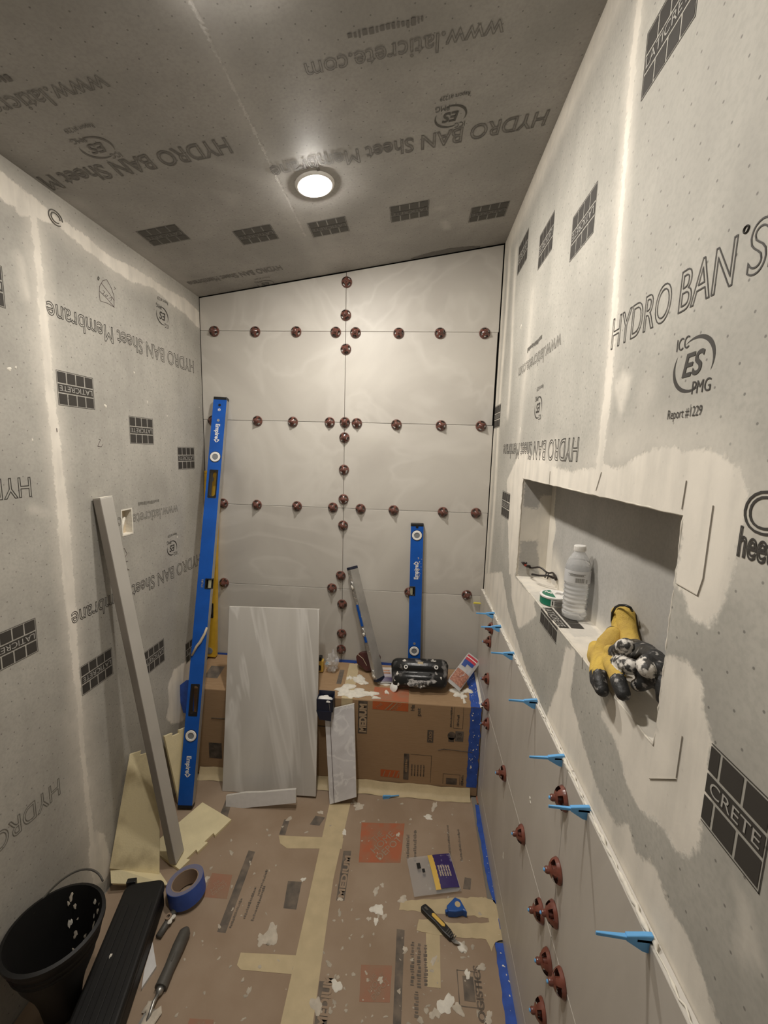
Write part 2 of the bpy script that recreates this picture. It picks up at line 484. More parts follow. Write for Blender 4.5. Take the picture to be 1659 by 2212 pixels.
# ---------------------------------------------------------------- signed distance for spread compound
def sd_poly(P, poly):
    poly = np.array(poly); n = len(poly); d = np.full(len(P), 1e9); ins = np.zeros(len(P), bool)
    for i in range(n):
        a, b = poly[i], poly[(i + 1) % n]; e = b - a; w_ = P - a
        t = np.clip((w_ @ e) / (e @ e + 1e-12), 0, 1); q = w_ - t[:, None] * e
        d = np.minimum(d, (q ** 2).sum(1))
        c1 = (P[:, 1] >= a[1]) != (P[:, 1] >= b[1])
        with np.errstate(divide='ignore', invalid='ignore'):
            xx = a[0] + (P[:, 1] - a[1]) / (b[1] - a[1] + 1e-15) * e[0]
        ins ^= c1 & (P[:, 0] < xx)
    d = np.sqrt(d); return np.where(ins, d, -d)
def sd_line(P, pts, half):
    d = np.full(len(P), -1e9); pts = np.array(pts); half = np.broadcast_to(half, (len(pts),))
    for i in range(len(pts) - 1):
        a, b = pts[i], pts[i + 1]; e = b - a; w_ = P - a
        t = np.clip((w_ @ e) / (e @ e + 1e-12), 0, 1); q = w_ - t[:, None] * e
        d = np.maximum(d, half[i] + (half[i + 1] - half[i]) * t - np.sqrt((q ** 2).sum(1)))
    return d
def arr(*parts):
    out = []
    for a, b, st in parts: out += list(np.linspace(a, b, max(2, int(round(abs(b - a) / st)) + 1)))
    return np.array(sorted(set(np.round(out, 6))))
def grid_wall(name, A, B, to3, hole, mud, soft, mats, parent=None):
    """fine grid over (a, b) with optional hole (a0,a1,b0,b1); to3 maps arrays to 3D"""
    aa, bb = np.meshgrid(A, B, indexing='ij'); P = np.stack([aa.ravel(), bb.ravel()], 1)
    V = to3(P[:, 0], P[:, 1]); nb = len(B); na = len(A)
    i, j = np.meshgrid(np.arange(na - 1), np.arange(nb - 1), indexing='ij'); i = i.ravel(); j = j.ravel()
    ca = (A[i] + A[i + 1]) / 2; cb = (B[j] + B[j + 1]) / 2
    keep = np.ones(len(i), bool)
    if hole:
        keep = ~((ca > hole[0]) & (ca < hole[1]) & (cb > hole[2]) & (cb < hole[3]))
    i, j = i[keep], j[keep]
    F = np.stack([i * nb + j, (i + 1) * nb + j, (i + 1) * nb + j + 1, i * nb + j + 1], 1)
    me = bpy.data.meshes.new(name); me.from_pydata([tuple(p) for p in V], [], F.tolist())
    me.materials.append(mats)
    m = np.full(len(P), -.2); s = np.zeros(len(P))
    for f in mud: m = np.maximum(m, f(P))
    for f in soft: s = np.maximum(s, f(P))
    for nm, d in (('mud', m), ('soft', s)):
        at = me.attributes.new(nm, 'FLOAT', 'POINT'); at.data.foreach_set('value', d.astype(np.float32))
    me.polygons.foreach_set('use_smooth', [True] * len(me.polygons))
    o = bpy.data.objects.new(name, me); COL.objects.link(o)
    if parent: o.parent = parent
    return o
def RP(pts): return [on_right(*p)[1:] for p in pts]
def LP(pts): return [on_left(*p)[1:] for p in pts]
def feather(line, core, wide, amt=1.0):
    def f(P):
        d = sd_line(P, line, 0.0)
        return amt * np.clip(1 - (-d - core) / wide, 0, 1) ** 1.5
    return f
def fpoly(poly, wide, amt=1.0):
    def f(P): return amt * np.clip(sd_poly(P, poly) / wide + .5, 0, 1)
    return f

def blob(mb, c, r, h, n=16, jit=.25, st=1.0, ang=0.0, T=None, mi=0, seed=0):
    """low ragged mound of dried mortar"""
    rr = random.Random(seed * 7919 + 13)
    ph = [rr.uniform(0, 2 * PI) for _ in range(3)]
    vs = [(0, 0, h)]; ca, sa = math.cos(ang), math.sin(ang)
    for ring, (q, z) in enumerate(((.55, .85), (.9, .5), (1.0, 0))):
        for k in range(n):
            a = 2 * PI * k / n
            q2 = q * r * (1 + jit * (.5 * math.sin(2 * a + ph[0]) + .4 * math.sin(3 * a + ph[1]) + .35 * math.sin(5 * a + ph[2])) + rr.uniform(-.12, .12) * jit * 2)
            x, y = q2 * math.cos(a) * st, q2 * math.sin(a)
            vs.append((x * ca - y * sa, x * sa + y * ca, z * h * rr.uniform(.7, 1.1)))
    vs = [(x + c[0], y + c[1], z + c[2]) for x, y, z in vs]
    fs = [(0, 1 + k, 1 + (k + 1) % n) for k in range(n)]
    for q in range(2):
        for k in range(n): fs.append((1 + q * n + k, 1 + (q + 1) * n + k, 1 + (q + 1) * n + (k + 1) % n, 1 + q * n + (k + 1) % n))
    mb.add(vs, fs, mi, T)


# ================================================================ SETTING
def struct(o): o['kind'] = 'structure'; return o
EX, EY, EZ = np.array((1., 0, 0)), np.array((0, 1., 0)), np.array((0, 0, 1.))

# ---- left wall (sheet membrane, taped seam, outlet hole)
HOLE_L = (1.211, 1.254, 1.082, 1.158)
seamL = LP([(73, 462), (86, 600), (97, 720), (106, 830), (118, 930), (130, 1050), (139, 1150), (150, 1280), (160, 1400), (171, 1520), (180, 1640), (190, 1740), (204, 1860), (208, 1900)])
ceilL = LP([(-60, 350), (0, 398), (60, 440), (120, 475), (180, 520), (240, 568), (285, 592), (330, 612), (365, 640), (400, 662), (428, 690)])
tabL = LP([(8, 395), (80, 445), (78, 470), (40, 466), (30, 440), (15, 420)])
patchL = LP([(402, 1430), (376, 1448), (364, 1480), (366, 1520), (360, 1550), (372, 1562), (395, 1556), (425, 1520), (425, 1425)])
botL = LP([(190, 1840), (205, 1790), (225, 1800), (245, 1870), (225, 1905), (200, 1915)])
wall_left = struct(grid_wall('wall_left', arr((YF, .45, .15), (.45, .90, .0085), (.90, 1.06, .003), (1.06, HOLE_L[0], .0085), (HOLE_L[0], HOLE_L[1], .0085), (HOLE_L[1], YB, .0085)),
    arr((0, HOLE_L[2], .009), (HOLE_L[2], HOLE_L[3], .009), (HOLE_L[3], ZL, .009)),
    lambda a, b: np.stack([np.full_like(a, XL), a, b], 1), HOLE_L,
    [lambda P: sd_line(P, ceilL, [.024, .030, .026, .012, .020, .018, .024, .015, .022, .030, .035]),
     lambda P: sd_line(P, seamL, [.013, .012, .015, .016, .016, .018, .022, .020, .015, .012, .011, .011, .012, .013]) - .001,
     lambda P: sd_poly(P, tabL), lambda P: sd_poly(P, patchL) + .004, lambda P: sd_poly(P, botL)],
    [feather(seamL, .010, .05, .55), feather(LP([(170, 1550), (195, 1750), (215, 1880)]), .01, .08, .5), feather(LP([(45, 560), (52, 600), (60, 640)]), .002, .03, .5),
     feather(ceilL, .02, .05, .35), feather(LP([(70, 1100), (150, 1120)]), .004, .02, .3)], M['wallL']))
mb = MB()   # back face and the box behind the outlet hole
mb.box((XL - .03, (YF + YB) / 2, ZL / 2), (.012, YB - YF, ZL))
mb.build('wall_board', M['sub'], wall_left)
mb = MB(); y0, y1, z0, z1 = HOLE_L
mb.box((XL - .012, (y0 + y1) / 2, z0 - .002), (.026, y1 - y0 + .008, .004)); mb.box((XL - .012, (y0 + y1) / 2, z1 + .002), (.026, y1 - y0 + .008, .004))
mb.box((XL - .012, y0 - .002, (z0 + z1) / 2), (.026, .004, z1 - z0)); mb.box((XL - .012, y1 + .002, (z0 + z1) / 2), (.026, .004, z1 - z0))
mb.build('opening_edge', M['mortar'], wall_left)
mb = MB(); mb.box((XL - .0235, (y0 + y1) / 2, (z0 + z1) / 2), (.002, y1 - y0, z1 - z0), mi=0)
mb.tube([(XL - .02, y0 + .012, z0), (XL - .016, y0 + .02, z0 + .03), (XL - .02, y0 + .034, z0 + .05)], .006, 7, mi=1)
mb.build('opening_filling', [M['beige'], M['mortar']], wall_left)

# ---- right wall (sheet membrane with niche opening)
HOLE_R = (NY0, NY1, NZ0, NZ1)
seamR = RP([(1384, -10), (1371, 100), (1358, 250), (1346, 400), (1335, 560), (1325, 700), (1312, 850), (1300, 960), (1289, 1045)])
cornR = [np.array((1.715, z)) for z in (2.12, 1.9, 1.5, 1.1, .8)]
cornR2 = [np.array((1.635 + .012 * math.sin(z * 9), z)) for z in np.linspace(2.08, .83, 14)]
cornR3 = [np.array((1.50 + .02 * math.sin(z * 7), z)) for z in np.linspace(2.03, 1.5, 7)]
ceilR = [np.array((y, ZR - .024)) for y in (.1, .5, .9, 1.3, 1.73)]
nicheTop = RP([(1095, 1040), (1112, 1000), (1128, 965), (1150, 985), (1175, 960), (1180, 1000), (1230, 1020), (1285, 1010), (1300, 1000), (1335, 1012), (1372, 990), (1410, 968), (1466, 966), (1474, 979), (1500, 968), (1545, 974), (1590, 1005), (1612, 1050), (1606, 1110), (1600, 1150), (1586, 1215), (1580, 1262), (1558, 1310), (1530, 1352), (1505, 1340), (1490, 1320), (1478, 1280), (1462, 1260), (1476, 1122), (1300, 1086), (1130, 1054), (1118, 1235), (1100, 1240)])
patchR = RP([(1325, 830), (1345, 802), (1365, 812), (1358, 850), (1345, 890), (1338, 900), (1332, 868)])
nicheSideL = RP([(1100, 1150), (1128, 1030), (1112, 1245), (1150, 1290), (1160, 1330), (1120, 1360), (1105, 1290)])
tongue = RP([(1117, 1260), (1160, 1290), (1140, 1330), (1132, 1330)])
edgeR = RP([(1040, 1240), (1085, 1235), (1098, 1320), (1120, 1390), (1140, 1455), (1165, 1510), (1175, 1560), (1205, 1480), (1222, 1395), (1245, 1400), (1232, 1500), (1245, 1548), (1258, 1600), (1290, 1700), (1330, 1780), (1358, 1775), (1372, 1840), (1412, 1862), (1432, 1918), (1450, 1960), (1485, 2020), (1500, 2050), (1520, 2120), (1555, 2212), (1600, 2300), (1480, 2230), (1330, 1900), (1161, 1540), (1046, 1290)])
underR = RP([(1300, 1545), (1310, 1530), (1330, 1500), (1380, 1560), (1420, 1580), (1428, 1480), (1440, 1415), (1475, 1430), (1512, 1470), (1512, 1520), (1528, 1575), (1532, 1600), (1524, 1640), (1528, 1690), (1526, 1740), (1506, 1760), (1507, 1826), (1486, 1842), (1462, 1830), (1440, 1795), (1410, 1760), (1385, 1745), (1370, 1725), (1352, 1680), (1342, 1640), (1332, 1600)])
streakR = RP([(1584, 1895), (1594, 1922), (1604, 1925), (1620, 1960), (1632, 2010), (1640, 2060), (1652, 2090), (1650, 2105), (1625, 2075), (1600, 2075), (1585, 2050), (1598, 2000), (1597, 1950), (1588, 1930)])
topEdgeR = RP([(1046, 1290), (1161, 1540), (1330, 1900), (1473, 2212)])
wall_right = struct(grid_wall('wall_right', arr((YF, .2, .15), (.2, NY0, .0075), (NY0, .70, .008), (.70, .79, .003), (.79, NY1, .008), (NY1, 1.58, .0085), (1.58, YB, .004)),
    arr((0, NZ0, .0085), (NZ0, NZ1, .0085), (NZ1, ZR, .0085)),
    lambda a, b: np.stack([np.full_like(a, XR), a, b], 1), HOLE_R,
    [lambda P: sd_line(P, seamR, [.013, .013, .012, .010, .012, .015, .017, .015, .017]) - .001,
     lambda P: sd_poly(P, nicheTop) + .002, lambda P: sd_poly(P, nicheSideL), lambda P: sd_poly(P, tongue),
     lambda P: sd_poly(P, edgeR), lambda P: sd_poly(P, underR) + .004,
     lambda P: sd_line(P, cornR2, .012) - .003, lambda P: sd_line(P, ceilR, .022) - .004],
    [feather(cornR, .012, .05, .7), feather(cornR2, .01, .035, .8), feather(cornR3, .006, .03, .6), feather(ceilR, .025, .05, .8), feather(seamR, .012, .03, .45),
     fpoly(streakR, .012, .45), fpoly(patchR, .012, .62), fpoly(RP([(1318, 970), (1330, 965), (1326, 1000), (1316, 1000)]), .01, .5), fpoly(RP([(1240, 1020), (1300, 930), (1420, 900), (1560, 930), (1659, 1050), (1659, 1180), (1600, 1250), (1480, 1000), (1290, 1030)]), .06, .45),
     feather(RP([(1395, 850), (1380, 930)]), .01, .04, .25), feather(RP([(1150, 640), (1140, 760), (1126, 880), (1120, 960)]), .01, .05, .35),
     feather(RP([(1195, 990), (1160, 1000)]), .02, .05, .6)], M['wallR']))
mb = MB()
def slab_with_hole(mb, x0, x1, ya, yb, za, zb, h):
    for a, b, c, d in ((ya, h[0], za, zb), (h[1], yb, za, zb), (h[0], h[1], za, h[2]), (h[0], h[1], h[3], zb)):
        mb.box(((x0 + x1) / 2, (a + b) / 2, (c + d) / 2), (x1 - x0, b - a, d - c))
slab_with_hole(mb, XR + .006, XR + .02, YF, YB, 0, ZR, (NY0 - .01, NY1 + .01, NZ0 - .01, NZ1 + .01))
mb.build('wall_board', M['sub'], wall_right)
# niche lining
def niche_panel(name, A, B, to3, mud, soft): return grid_wall(name, A, B, to3, None, mud, soft, M['niche'], wall_right)
D = NXB - XR
niche_panel('niche_back', arr((NY0, NY1, .008)), arr((NZ0, NZ1, .008)), lambda a, b: np.stack([np.full_like(a, NXB), a, b], 1),
    [lambda P: sd_poly(P, [(NY1 + .01, NZ0 - .01), (NY1 + .01, NZ1 + .01), (1.19, 1.30), (1.185, 1.2), (1.16, 1.17), (1.175, 1.1), (1.165, 1.05), (1.12, 1.035), (1.06, 1.02), (1.0, 1.0)])],
    [feather([(NY0, NZ0), (NY1, NZ0)], .008, .03, .9), feather([(1.1, 1.03), (1.15, 1.06)], .02, .05, .8)])
niche_panel('niche_side', arr((XR, NXB, .006)), arr((NZ0, NZ1, .008)), lambda a, b: np.stack([a, np.full_like(a, NY1), b], 1),
    [lambda P: np.maximum(sd_poly(P, [(XR - .02, 1.215), (XR + .06, 1.21), (XR + .075, 1.13), (XR + .05, 1.115), (XR - .02, 1.11)]), sd_poly(P, [(XR + .05, 1.25), (NXB + .02, 1.25), (NXB + .02, NZ0 - .01), (XR + .068, NZ0 - .01), (XR + .055, 1.1)])),
     lambda P: sd_line(P, [(XR, NZ0), (XR, NZ1)], .008)], [lambda P: np.full(len(P), .12)])
niche_panel('niche_side', arr((XR, NXB, .006)), arr((NZ0, NZ1, .008)), lambda a, b: np.stack([a, np.full_like(a, NY0), b], 1), [lambda P: np.full(len(P), .1)], [])
niche_panel('niche_top', arr((XR, NXB, .006)), arr((NY0, NY1, .01)), lambda a, b: np.stack([a, b, np.full_like(a, NZ1)], 1), [], [lambda P: np.full(len(P), .3)])
def sill(a, b): return np.stack([a, b, np.full_like(a, NZ0)], 1)
niche_panel('niche_sill', arr((XR, NXB, .006)), arr((NY0, NY1, .008)), sill,
    [lambda P: sd_poly(P, [(XR - .01, 1.07), (NXB + .01, 1.10), (NXB + .01, NY1 + .01), (XR - .01, NY1 + .01)]), lambda P: sd_poly(P, [(XR - .01, NY0 - .01), (NXB + .01, NY0 - .01), (NXB + .01, .83), (XR - .01, .80)]),
     lambda P: sd_line(P, [(NXB, NY0), (NXB, NY1)], .012), lambda P: sd_line(P, [(XR, .72), (XR, .84)], .02)], [lambda P: np.full(len(P), .55)])
# worn rounded lip of compound along the opening
mb = MB()
for pts in ([(XR + .0016, NY0, NZ0), (XR + .0016, NY1, NZ0)], [(XR + .0016, NY0, NZ1), (XR + .0016, NY1, NZ1)], [(XR + .0016, NY0, NZ0), (XR + .0016, NY0, NZ1)], [(XR + .0016, NY1, NZ0), (XR + .0016, NY1, NZ1)]):
    a, b = np.array(pts[0]), np.array(pts[1]); n = 40
    mb.tube([a + (b - a) * i / n + rng.normal(0, .0005, 3) for i in range(n + 1)], [.0016 + .0005 * rng.random() for _ in range(n + 1)], 6)
lip = mb.build('opening_lip', mat('lip_compound', (.70, .65, .56), .8, var=.2, scale=60), wall_right, smooth=True)
# folded membrane strips beside the niche: thin sheet edges
for pts in ([(1484, 1038), (1474, 1100)], [(1542, 1092), (1520, 1250), (1508, 1286)], [(1462, 1260), (1508, 1286)], [(1475, 1590), (1462, 1680)], [(1404, 1682), (1462, 1683)], [(1288, 1060), (1300, 1020)], [(1187, 1046), (1189, 1018)], [(1258, 1445), (1259, 1420)]):
    mb = MB(); q = [on_right(*p) - np.array((.0008, 0, 0)) for p in pts]
    mb.tube(q, .0006, 5); mb.build('sheet_edge', M['sheetedge'], wall_right)

# ---- back wall: substrate and porcelain tiles
mb = MB()
mb.prism([(XL - .03, 0), (XR + .11, 0), (XR + .11, zceil(XR) + .05), (XL - .03, ZL + .02)], 0, .02, frame((0, YB + .035, 0), EX, EZ, -EY))
wall_back = struct(mb.build('wall_back', M['dark'], None))
TH = .011
cols = [(XL + .002, -.3012), (-.2996, XR - .0035)]
rows = [(.05, .4115), (.4130, .7662), (.7677, 1.1202), (1.1217, 1.4757), (1.4772, 1.8315), (1.8330, None)]
for ci, (x0, x1) in enumerate(cols):
    for z0, z1 in rows:
        dx = .0 if ci == 0 else (.004 if (z0 > 1.4 and z0 < 1.8) else (.0 if z0 < 1.2 else .001))
        poly = [(x0, z0), (x1 - dx, z0)]
        poly += [(x1 - dx, z1), (x0, z1)] if z1 else [(x1 - dx, zceil(x1) - .005), (x0, zceil(x0) - .004)]
        mb = MB(); mb.prism(poly, 0, TH, frame((0, YB + TH, 0), EX, EZ, -EY), 0, 1)
        mb.build('tile', [M['tileB'], M['tileE']], wall_back, bevel=.0008, bseg=1)
# ---- right wall tiles (lower part)
rowsR = [(.004, .088), (.0895, .4440), (.4456, .7990)]
colsR = [(-.10, .7035), (.7050, 1.4290), (1.4305, 1.7285)]
for y0, y1 in colsR:
    for z0, z1 in rowsR:
        mb = MB(); mb.prism([(y0, z0), (y1, z0), (y1, z1), (y0, z1)], 0, XR - XT - .0005, frame((XR - .0005, 0, 0), EY, EZ, -EX), 0, 1)
        mb.build('tile', [M['tileR'], M['tileE']], wall_right, bevel=.0008, bseg=1)
# squeezed-out mortar along the top edge of those tiles
mb = MB(); ys = np.arange(.15, 1.72, .006)
mb.tube([(XT + .0035 + rng.normal(0, .0008), y, .7990 + .0025 + rng.normal(0, .0008)) for y in ys], [max(.0010, .0021 + .0013 * math.sin(y * 37) * math.sin(y * 11) + rng.normal(0, .0009)) for y in ys], 6)
tag(mb.build('mortar_bead', M['mortar'], wall_right, smooth=True), kind='stuff')

# ---- ceiling
seamC = [np.array((-.376 - .012 * (y - .8), y)) for y in (.1, .5, .9, 1.2, 1.45, 1.72)]
def CP(pts): return [on_ceil(*p)[:2] for p in pts]
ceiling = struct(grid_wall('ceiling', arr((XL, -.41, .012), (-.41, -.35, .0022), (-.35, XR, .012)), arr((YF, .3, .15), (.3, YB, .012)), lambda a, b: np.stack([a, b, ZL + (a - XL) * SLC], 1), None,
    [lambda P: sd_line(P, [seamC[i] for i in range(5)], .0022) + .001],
    [feather(seamC, .01, .05, .30), fpoly(CP([(410, 340), (620, 370), (600, 410), (500, 380)]), .03, .25), fpoly(CP([(455, 410), (520, 420), (500, 450)]), .02, .3),  # the polygon patches paint sheen near the lamp into the ceiling colour
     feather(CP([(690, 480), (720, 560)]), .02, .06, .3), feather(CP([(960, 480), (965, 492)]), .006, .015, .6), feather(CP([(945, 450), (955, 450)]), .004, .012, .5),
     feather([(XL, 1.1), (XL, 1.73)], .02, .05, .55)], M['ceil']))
mb = MB(); mb.prism([(XL - .04, ZL - SLC * .04), (XR + .12, ZR + SLC * .12), (XR + .12, ZR + .10), (XL - .04, ZL + .10)], YF, YB + .04, frame((0, 0, .012), EX, EZ, EY) )
mb.build('ceiling_board', M['sub'], ceiling)

# ---- floor below the cardboard
mb = MB(); mb.box(((XL + XR) / 2, (YF + YB) / 2, -.02), (XR - XL + .2, YB - YF + .1, .04))
struct(mb.build('floor', M['sub']))

# ================================================================ PRINT ON THE SHEETS
HB = 'HYDRO BAN\u00ae Sheet Membrane'
def hb(parent, org, u, v, ink, length=.672, cap=.045, txt='HYDRO BAN Sheet Membrane', thick=.014):
    mb = MB(); put_text(mb, txt, org, u, v, length=length, cap=cap, outline=True, thick=thick); return mb.build('printed_lettering', ink, parent)
PI_, PF = M['print_'], M['print2']
# left wall, upside down: u = -Y, v = -Z
uL, vL = -EY, -EZ
def L3(y, z): return np.array((XL, y, z))
for y, z in ((1.130, 1.455), (1.388, 1.365), (1.650, 1.273), (1.130, .665), (1.388, .575), (1.646, .486), (.893, .856), (.893, 1.646)):
    logo(L3(y, z + LH), uL, vL, wall_left, [PI_, M['plight']])
hb(wall_left, L3(1.670, 1.699), uL, vL, PI_)
hb(wall_left, L3(1.668, .912), uL, vL, PI_)
hb(wall_left, L3(.914, 1.279), uL, vL, PI_)
hb(wall_left, L3(.917, .492), uL, vL, PF)
def www(parent, org, u, v, ink, length=.345, cap=.036):
    mb = MB(); put_text(mb, 'www.laticrete.com', org, u, v, length=length, cap=cap, outline=True, thick=.013)
    n = np.cross(u, v); P = np.array(org) + np.array(u) * length * .40 - np.array(v) * cap * 1.05
    lines_print(mb, P + n * .0003, u, v, length * .36, cap * .42)
    return mb.build('printed_lettering', ink, parent)
# the outlet hole cuts through the word, so it is printed in two pieces either side of it
mb = MB(); put_text(mb, 'www.laticrete', L3(1.516, 1.140), uL, vL, length=.258, cap=.036, outline=True, thick=.013); put_text(mb, 'on', L3(1.206, 1.140), uL, vL, length=.035, cap=.036, outline=True, thick=.013)
lines_print(mb, L3(1.40, 1.176) + np.array((.0003, 0, 0)), uL, vL, .11, .014); mb.build('printed_lettering', PF, wall_left)
def emb_at(fn, pxs, u, v, parent, ink, s):
    return emblem(fn(*pxs), u, v, s, parent, ink)
emb_at(on_left, (362, 650), uL, vL, wall_left, PI_, .072)
emb_at(on_left, (381, 1148), uL, vL, wall_left, PI_, .066)
# pencilled sketch and number on the left wall
def pen(parent, pts, r=.0007, ink='pencil', nm='pencil_line'):
    mb = MB(); mb.tube(pts, r, 4); return mb.build(nm, M[ink], parent)
pl = lambda pts: [on_left(*p) + np.array((.0006, 0, 0)) for p in pts]
pen(wall_left, pl([(246, 662), (246, 640), (240, 622), (230, 604), (222, 606), (215, 618), (214, 632), (216, 650), (232, 655), (247, 664)]))
pen(wall_left, pl([(219, 612), (233, 630), (247, 650)])); pen(wall_left, pl([(214, 628), (230, 644), (247, 664)]))
pen(wall_left, pl([(222, 627), (226, 631), (222, 635)])); pen(wall_left, pl([(229, 636), (233, 639), (229, 641), (227, 637)])); pen(wall_left, pl([(236, 644), (242, 642), (239, 650)]))
pen(wall_left, pl([(246, 620), (250, 624), (246, 625)]))
pen(wall_left, pl([(211, 598), (213, 601), (211, 604)]), .003, 'print2', 'ink_dot')
pen(wall_left, pl([(213, 948), (217, 950), (213, 958), (211, 964), (219, 965), (221, 960)]))
pen(wall_left, pl([(266, 1200), (262, 1190), (268, 1184), (274, 1196), (266, 1210), (270, 1225), (279, 1231), (268, 1230)]))
pen(wall_left, pl([(264, 1215), (276, 1212)])); pen(wall_left, pl([(122, 925), (123, 933)]), .001)
for i, (px, py, r, st) in enumerate(((20, 797, .0035, 1.8), (34, 794, .003, .8), (290, 805, .003, 1.2), (228, 877, .005, .9), (318, 868, .004, .4), (70, 950, .004, .4), (361, 898, .003, .6), (280, 1270, .004, .4), (383, 1160, .004, .5), (430, 880, .003, .5))):
    mb = MB(); blob(mb, (0, 0, 0), r, .001, n=12, st=st, jit=.5, seed=i + 1500, T=frame(on_left(px, py), EY, EZ, EX)); mb.build('mortar_speck', M['mortar'], wall_left, smooth=True)
for i, (px, py, r, st) in enumerate(((1126, 706, .006, .7), (1124, 930, .011, .25), (1145, 1725, .006, .7), (1146, 1733, .004, .8), (1087, 1850, .010, .5))):
    P = on_right(px, py, XR if i < 2 else XT - .0002)
    mb = MB(); blob(mb, (0, 0, 0), r, .0015, n=12, st=st, jit=.5, seed=i + 1600, T=frame(P, EY, -EZ, -EX)); mb.build('mortar_speck', M['mortar'], wall_right, smooth=True)
# right wall, far sheet upside down: u = +Y, v = -Z ; near sheet upright: u = -Y, v = +Z
uR, vR = EY, -EZ
def R3(y, z): return np.array((XR, y, z))
for y, z in ((.845, 1.762), (1.102, 1.850), (1.358, 1.938), (1.612, 1.464), (1.360, 1.152)):
    logo(R3(y, z + LH), uR, vR, wall_right, [PI_, M['plight']])
for y, z in ((.706, 1.869), (.450, .994)):
    logo(R3(y, z), -EY, EZ, wall_right, [PI_, M['plight']], cut=.046 if z < 1.2 else 0)
www(wall_right, R3(.977, 1.626), uR, vR, PF, .385)
hb(wall_right, R3(.823, 1.396), uR, vR, PI_, .690)
emb_at(on_right, (1175, 826), uR, vR, wall_right, PI_, .066).location = (0, 0, 0)
mb = MB()
put_text(mb, 'HYDRO BAN', R3(.725, 1.531), -EY, EZ, length=.2607, cap=.0455, outline=True, thick=.013)
put_text(mb, 'Sheet Membrane', R3(.447, 1.530), -EY, EZ, length=.36, cap=.0455, outline=True, thick=.013)
mb.tube([R3(.4545 + .0032 * math.cos(a), 1.5765 + .0032 * math.sin(a)) - EX * .0008 for a in np.linspace(0, 2 * PI, 12)], .0008, 4)
mb.build('printed_lettering', PI_, wall_right)
emb_at(on_right, (1441, 914), -EY, EZ, wall_right, PI_, .072)
mb = MB(); put_text(mb, 'CRETE', on_right(1602, 1142), -EY, EZ, length=.17, cap=.036, outline=True, thick=.022)
put_text(mb, 'heet Membrane', on_right(1592, 1198), -EY, EZ, length=.145, cap=.027, outline=True, thick=.028)
mb.build('printed_lettering', PI_, wall_right)
# block folded over the niche sill: face row on the wall, band and second row on the sill
mb = MB(); y0 = .965
T1 = frame((XR, y0, NZ0 - .036), -EY, EZ, -EX); T2 = frame((XR, y0, NZ0), -EY, EX, EZ)
for k in range(4):
    a = .003 + k * .029; quad2(mb, T1, a, .003, a + .0255, .0275, .0008); quad2(mb, T2, a, .028, a + .0255, .054, .0012)
quad2(mb, T1, .003, .031, .117, .036, .0008); quad2(mb, T2, .003, .0, .117, .0235, .0012)
quad2(mb, T1, 0, 0, .12, .001, .0008)
put_text(mb, 'LATICRETE', (XR + .004, y0 - .005, NZ0), -EY, EX, length=.108, cap=.014, off=.0018, mi=1)
mb.build('printed_block', [PI_, M['plight']], wall_right)
# ceiling: u = down the slope to -X, v = +Y
uC = nrm((-1, 0, -SLC)); vC = EY
def C3(x, y): return np.array((x, y, zceil(x) - .0006))
for x, y in ((.262, 1.448), (.010, 1.362), (-.243, 1.275 + .09), (-.716, 1.248), (-.466, 1.334)):
    logo(C3(x, y), uC, vC, ceiling, [M['printC'], M['plightC']])
www(ceiling, C3(.130, .866), uC, vC, M['printC2'], .37)
www(ceiling, C3(-.585, .802), uC, vC, M['printC2'], .37)
hb(ceiling, C3(.277, 1.104), uC, vC, M['printC2'], .672, thick=.022)
mb = MB(); put_text(mb, 'HYDRO BAN Sheet M', C3(-.446, .992), uC, vC, length=.455, cap=.045, outline=True, thick=.022); mb.build('printed_lettering', M['printC2'], ceiling)
emblem(C3(.085, 1.0) , uC, vC, .074, ceiling, M['printC'])
emblem(C3(-.675, .885), uC, vC, .074, ceiling, M['printC2'])
mb = MB(); put_text(mb, 'HYDRO BAN Sheet Membrane', C3(-.52, 1.590), uC, vC, length=.36, cap=.035, outline=True, thick=.022); mb.build('printed_lettering', M['printC2'], ceiling)
emblem(C3(-.585, 1.655), uC, vC, .07, ceiling, M['printC2'])
# ragged dark strip where the ceiling sheet meets the back tiles
mb = MB(); xs = np.linspace(-.05, .21, 40)
top = [(x, YB - .004) for x in xs]; bot = [(x, YB - .012 - .022 * math.sin(PI * (x + .05) / .26) - rng.random() * .005) for x in xs]
mb.add([tuple(C3(*p)) for p in top + bot], [(i, i + 1, 41 + i, 40 + i) for i in range(39)])
mb.build('torn_edge', M['printC2'], ceiling)
# loose membrane corner printed ring on left wall top band
mb = MB()
for rr in (.020, .013):
    mb.tube([L3(1.045 + rr * math.cos(a), 1.955 - .05 + rr * .8 * math.sin(a)) + np.array((.001, 0, 0)) for a in np.linspace(0, 5.4, 20)], .0014, 5)
mb.build('printed_ring', PF, wall_left)

# ---- ceiling lamp (recessed disc with glowing lens)
LX, LY = -.296, 1.199
LT = frame((LX, LY, zceil(LX)), nrm((1, 0, SLC)), EY, np.cross(nrm((1, 0, SLC)), EY)) @ Matrix.Rotation(PI, 4, 'X')
def ceiling_lamp(T, power, label, lensname):
    t = thing('ceiling_light', label, 'ceiling light', T @ Matrix.Scale(.80, 4))
    mb = MB(); mb.lathe([(.048, .001), (.050, .006), (.058, .007), (.064, .004), (.066, .0)], 40, cap=False); mb.build('trim_ring', M['white'], t, smooth=True)
    em = mat(lensname, (1, 1, 1), .4, emit=(LAMP_COL, power))
    mb = MB(); mb.lathe([(.048, .001), (.046, .007), (.038, .012), (.022, .0155), (.0, .0165)], 32); mb.build('lens', em, t, smooth=True)
    return t
ceiling_lamp(LT, LAMP_POWER, 'round ceiling downlight glowing white beside the ceiling seam', 'lamp_lens')
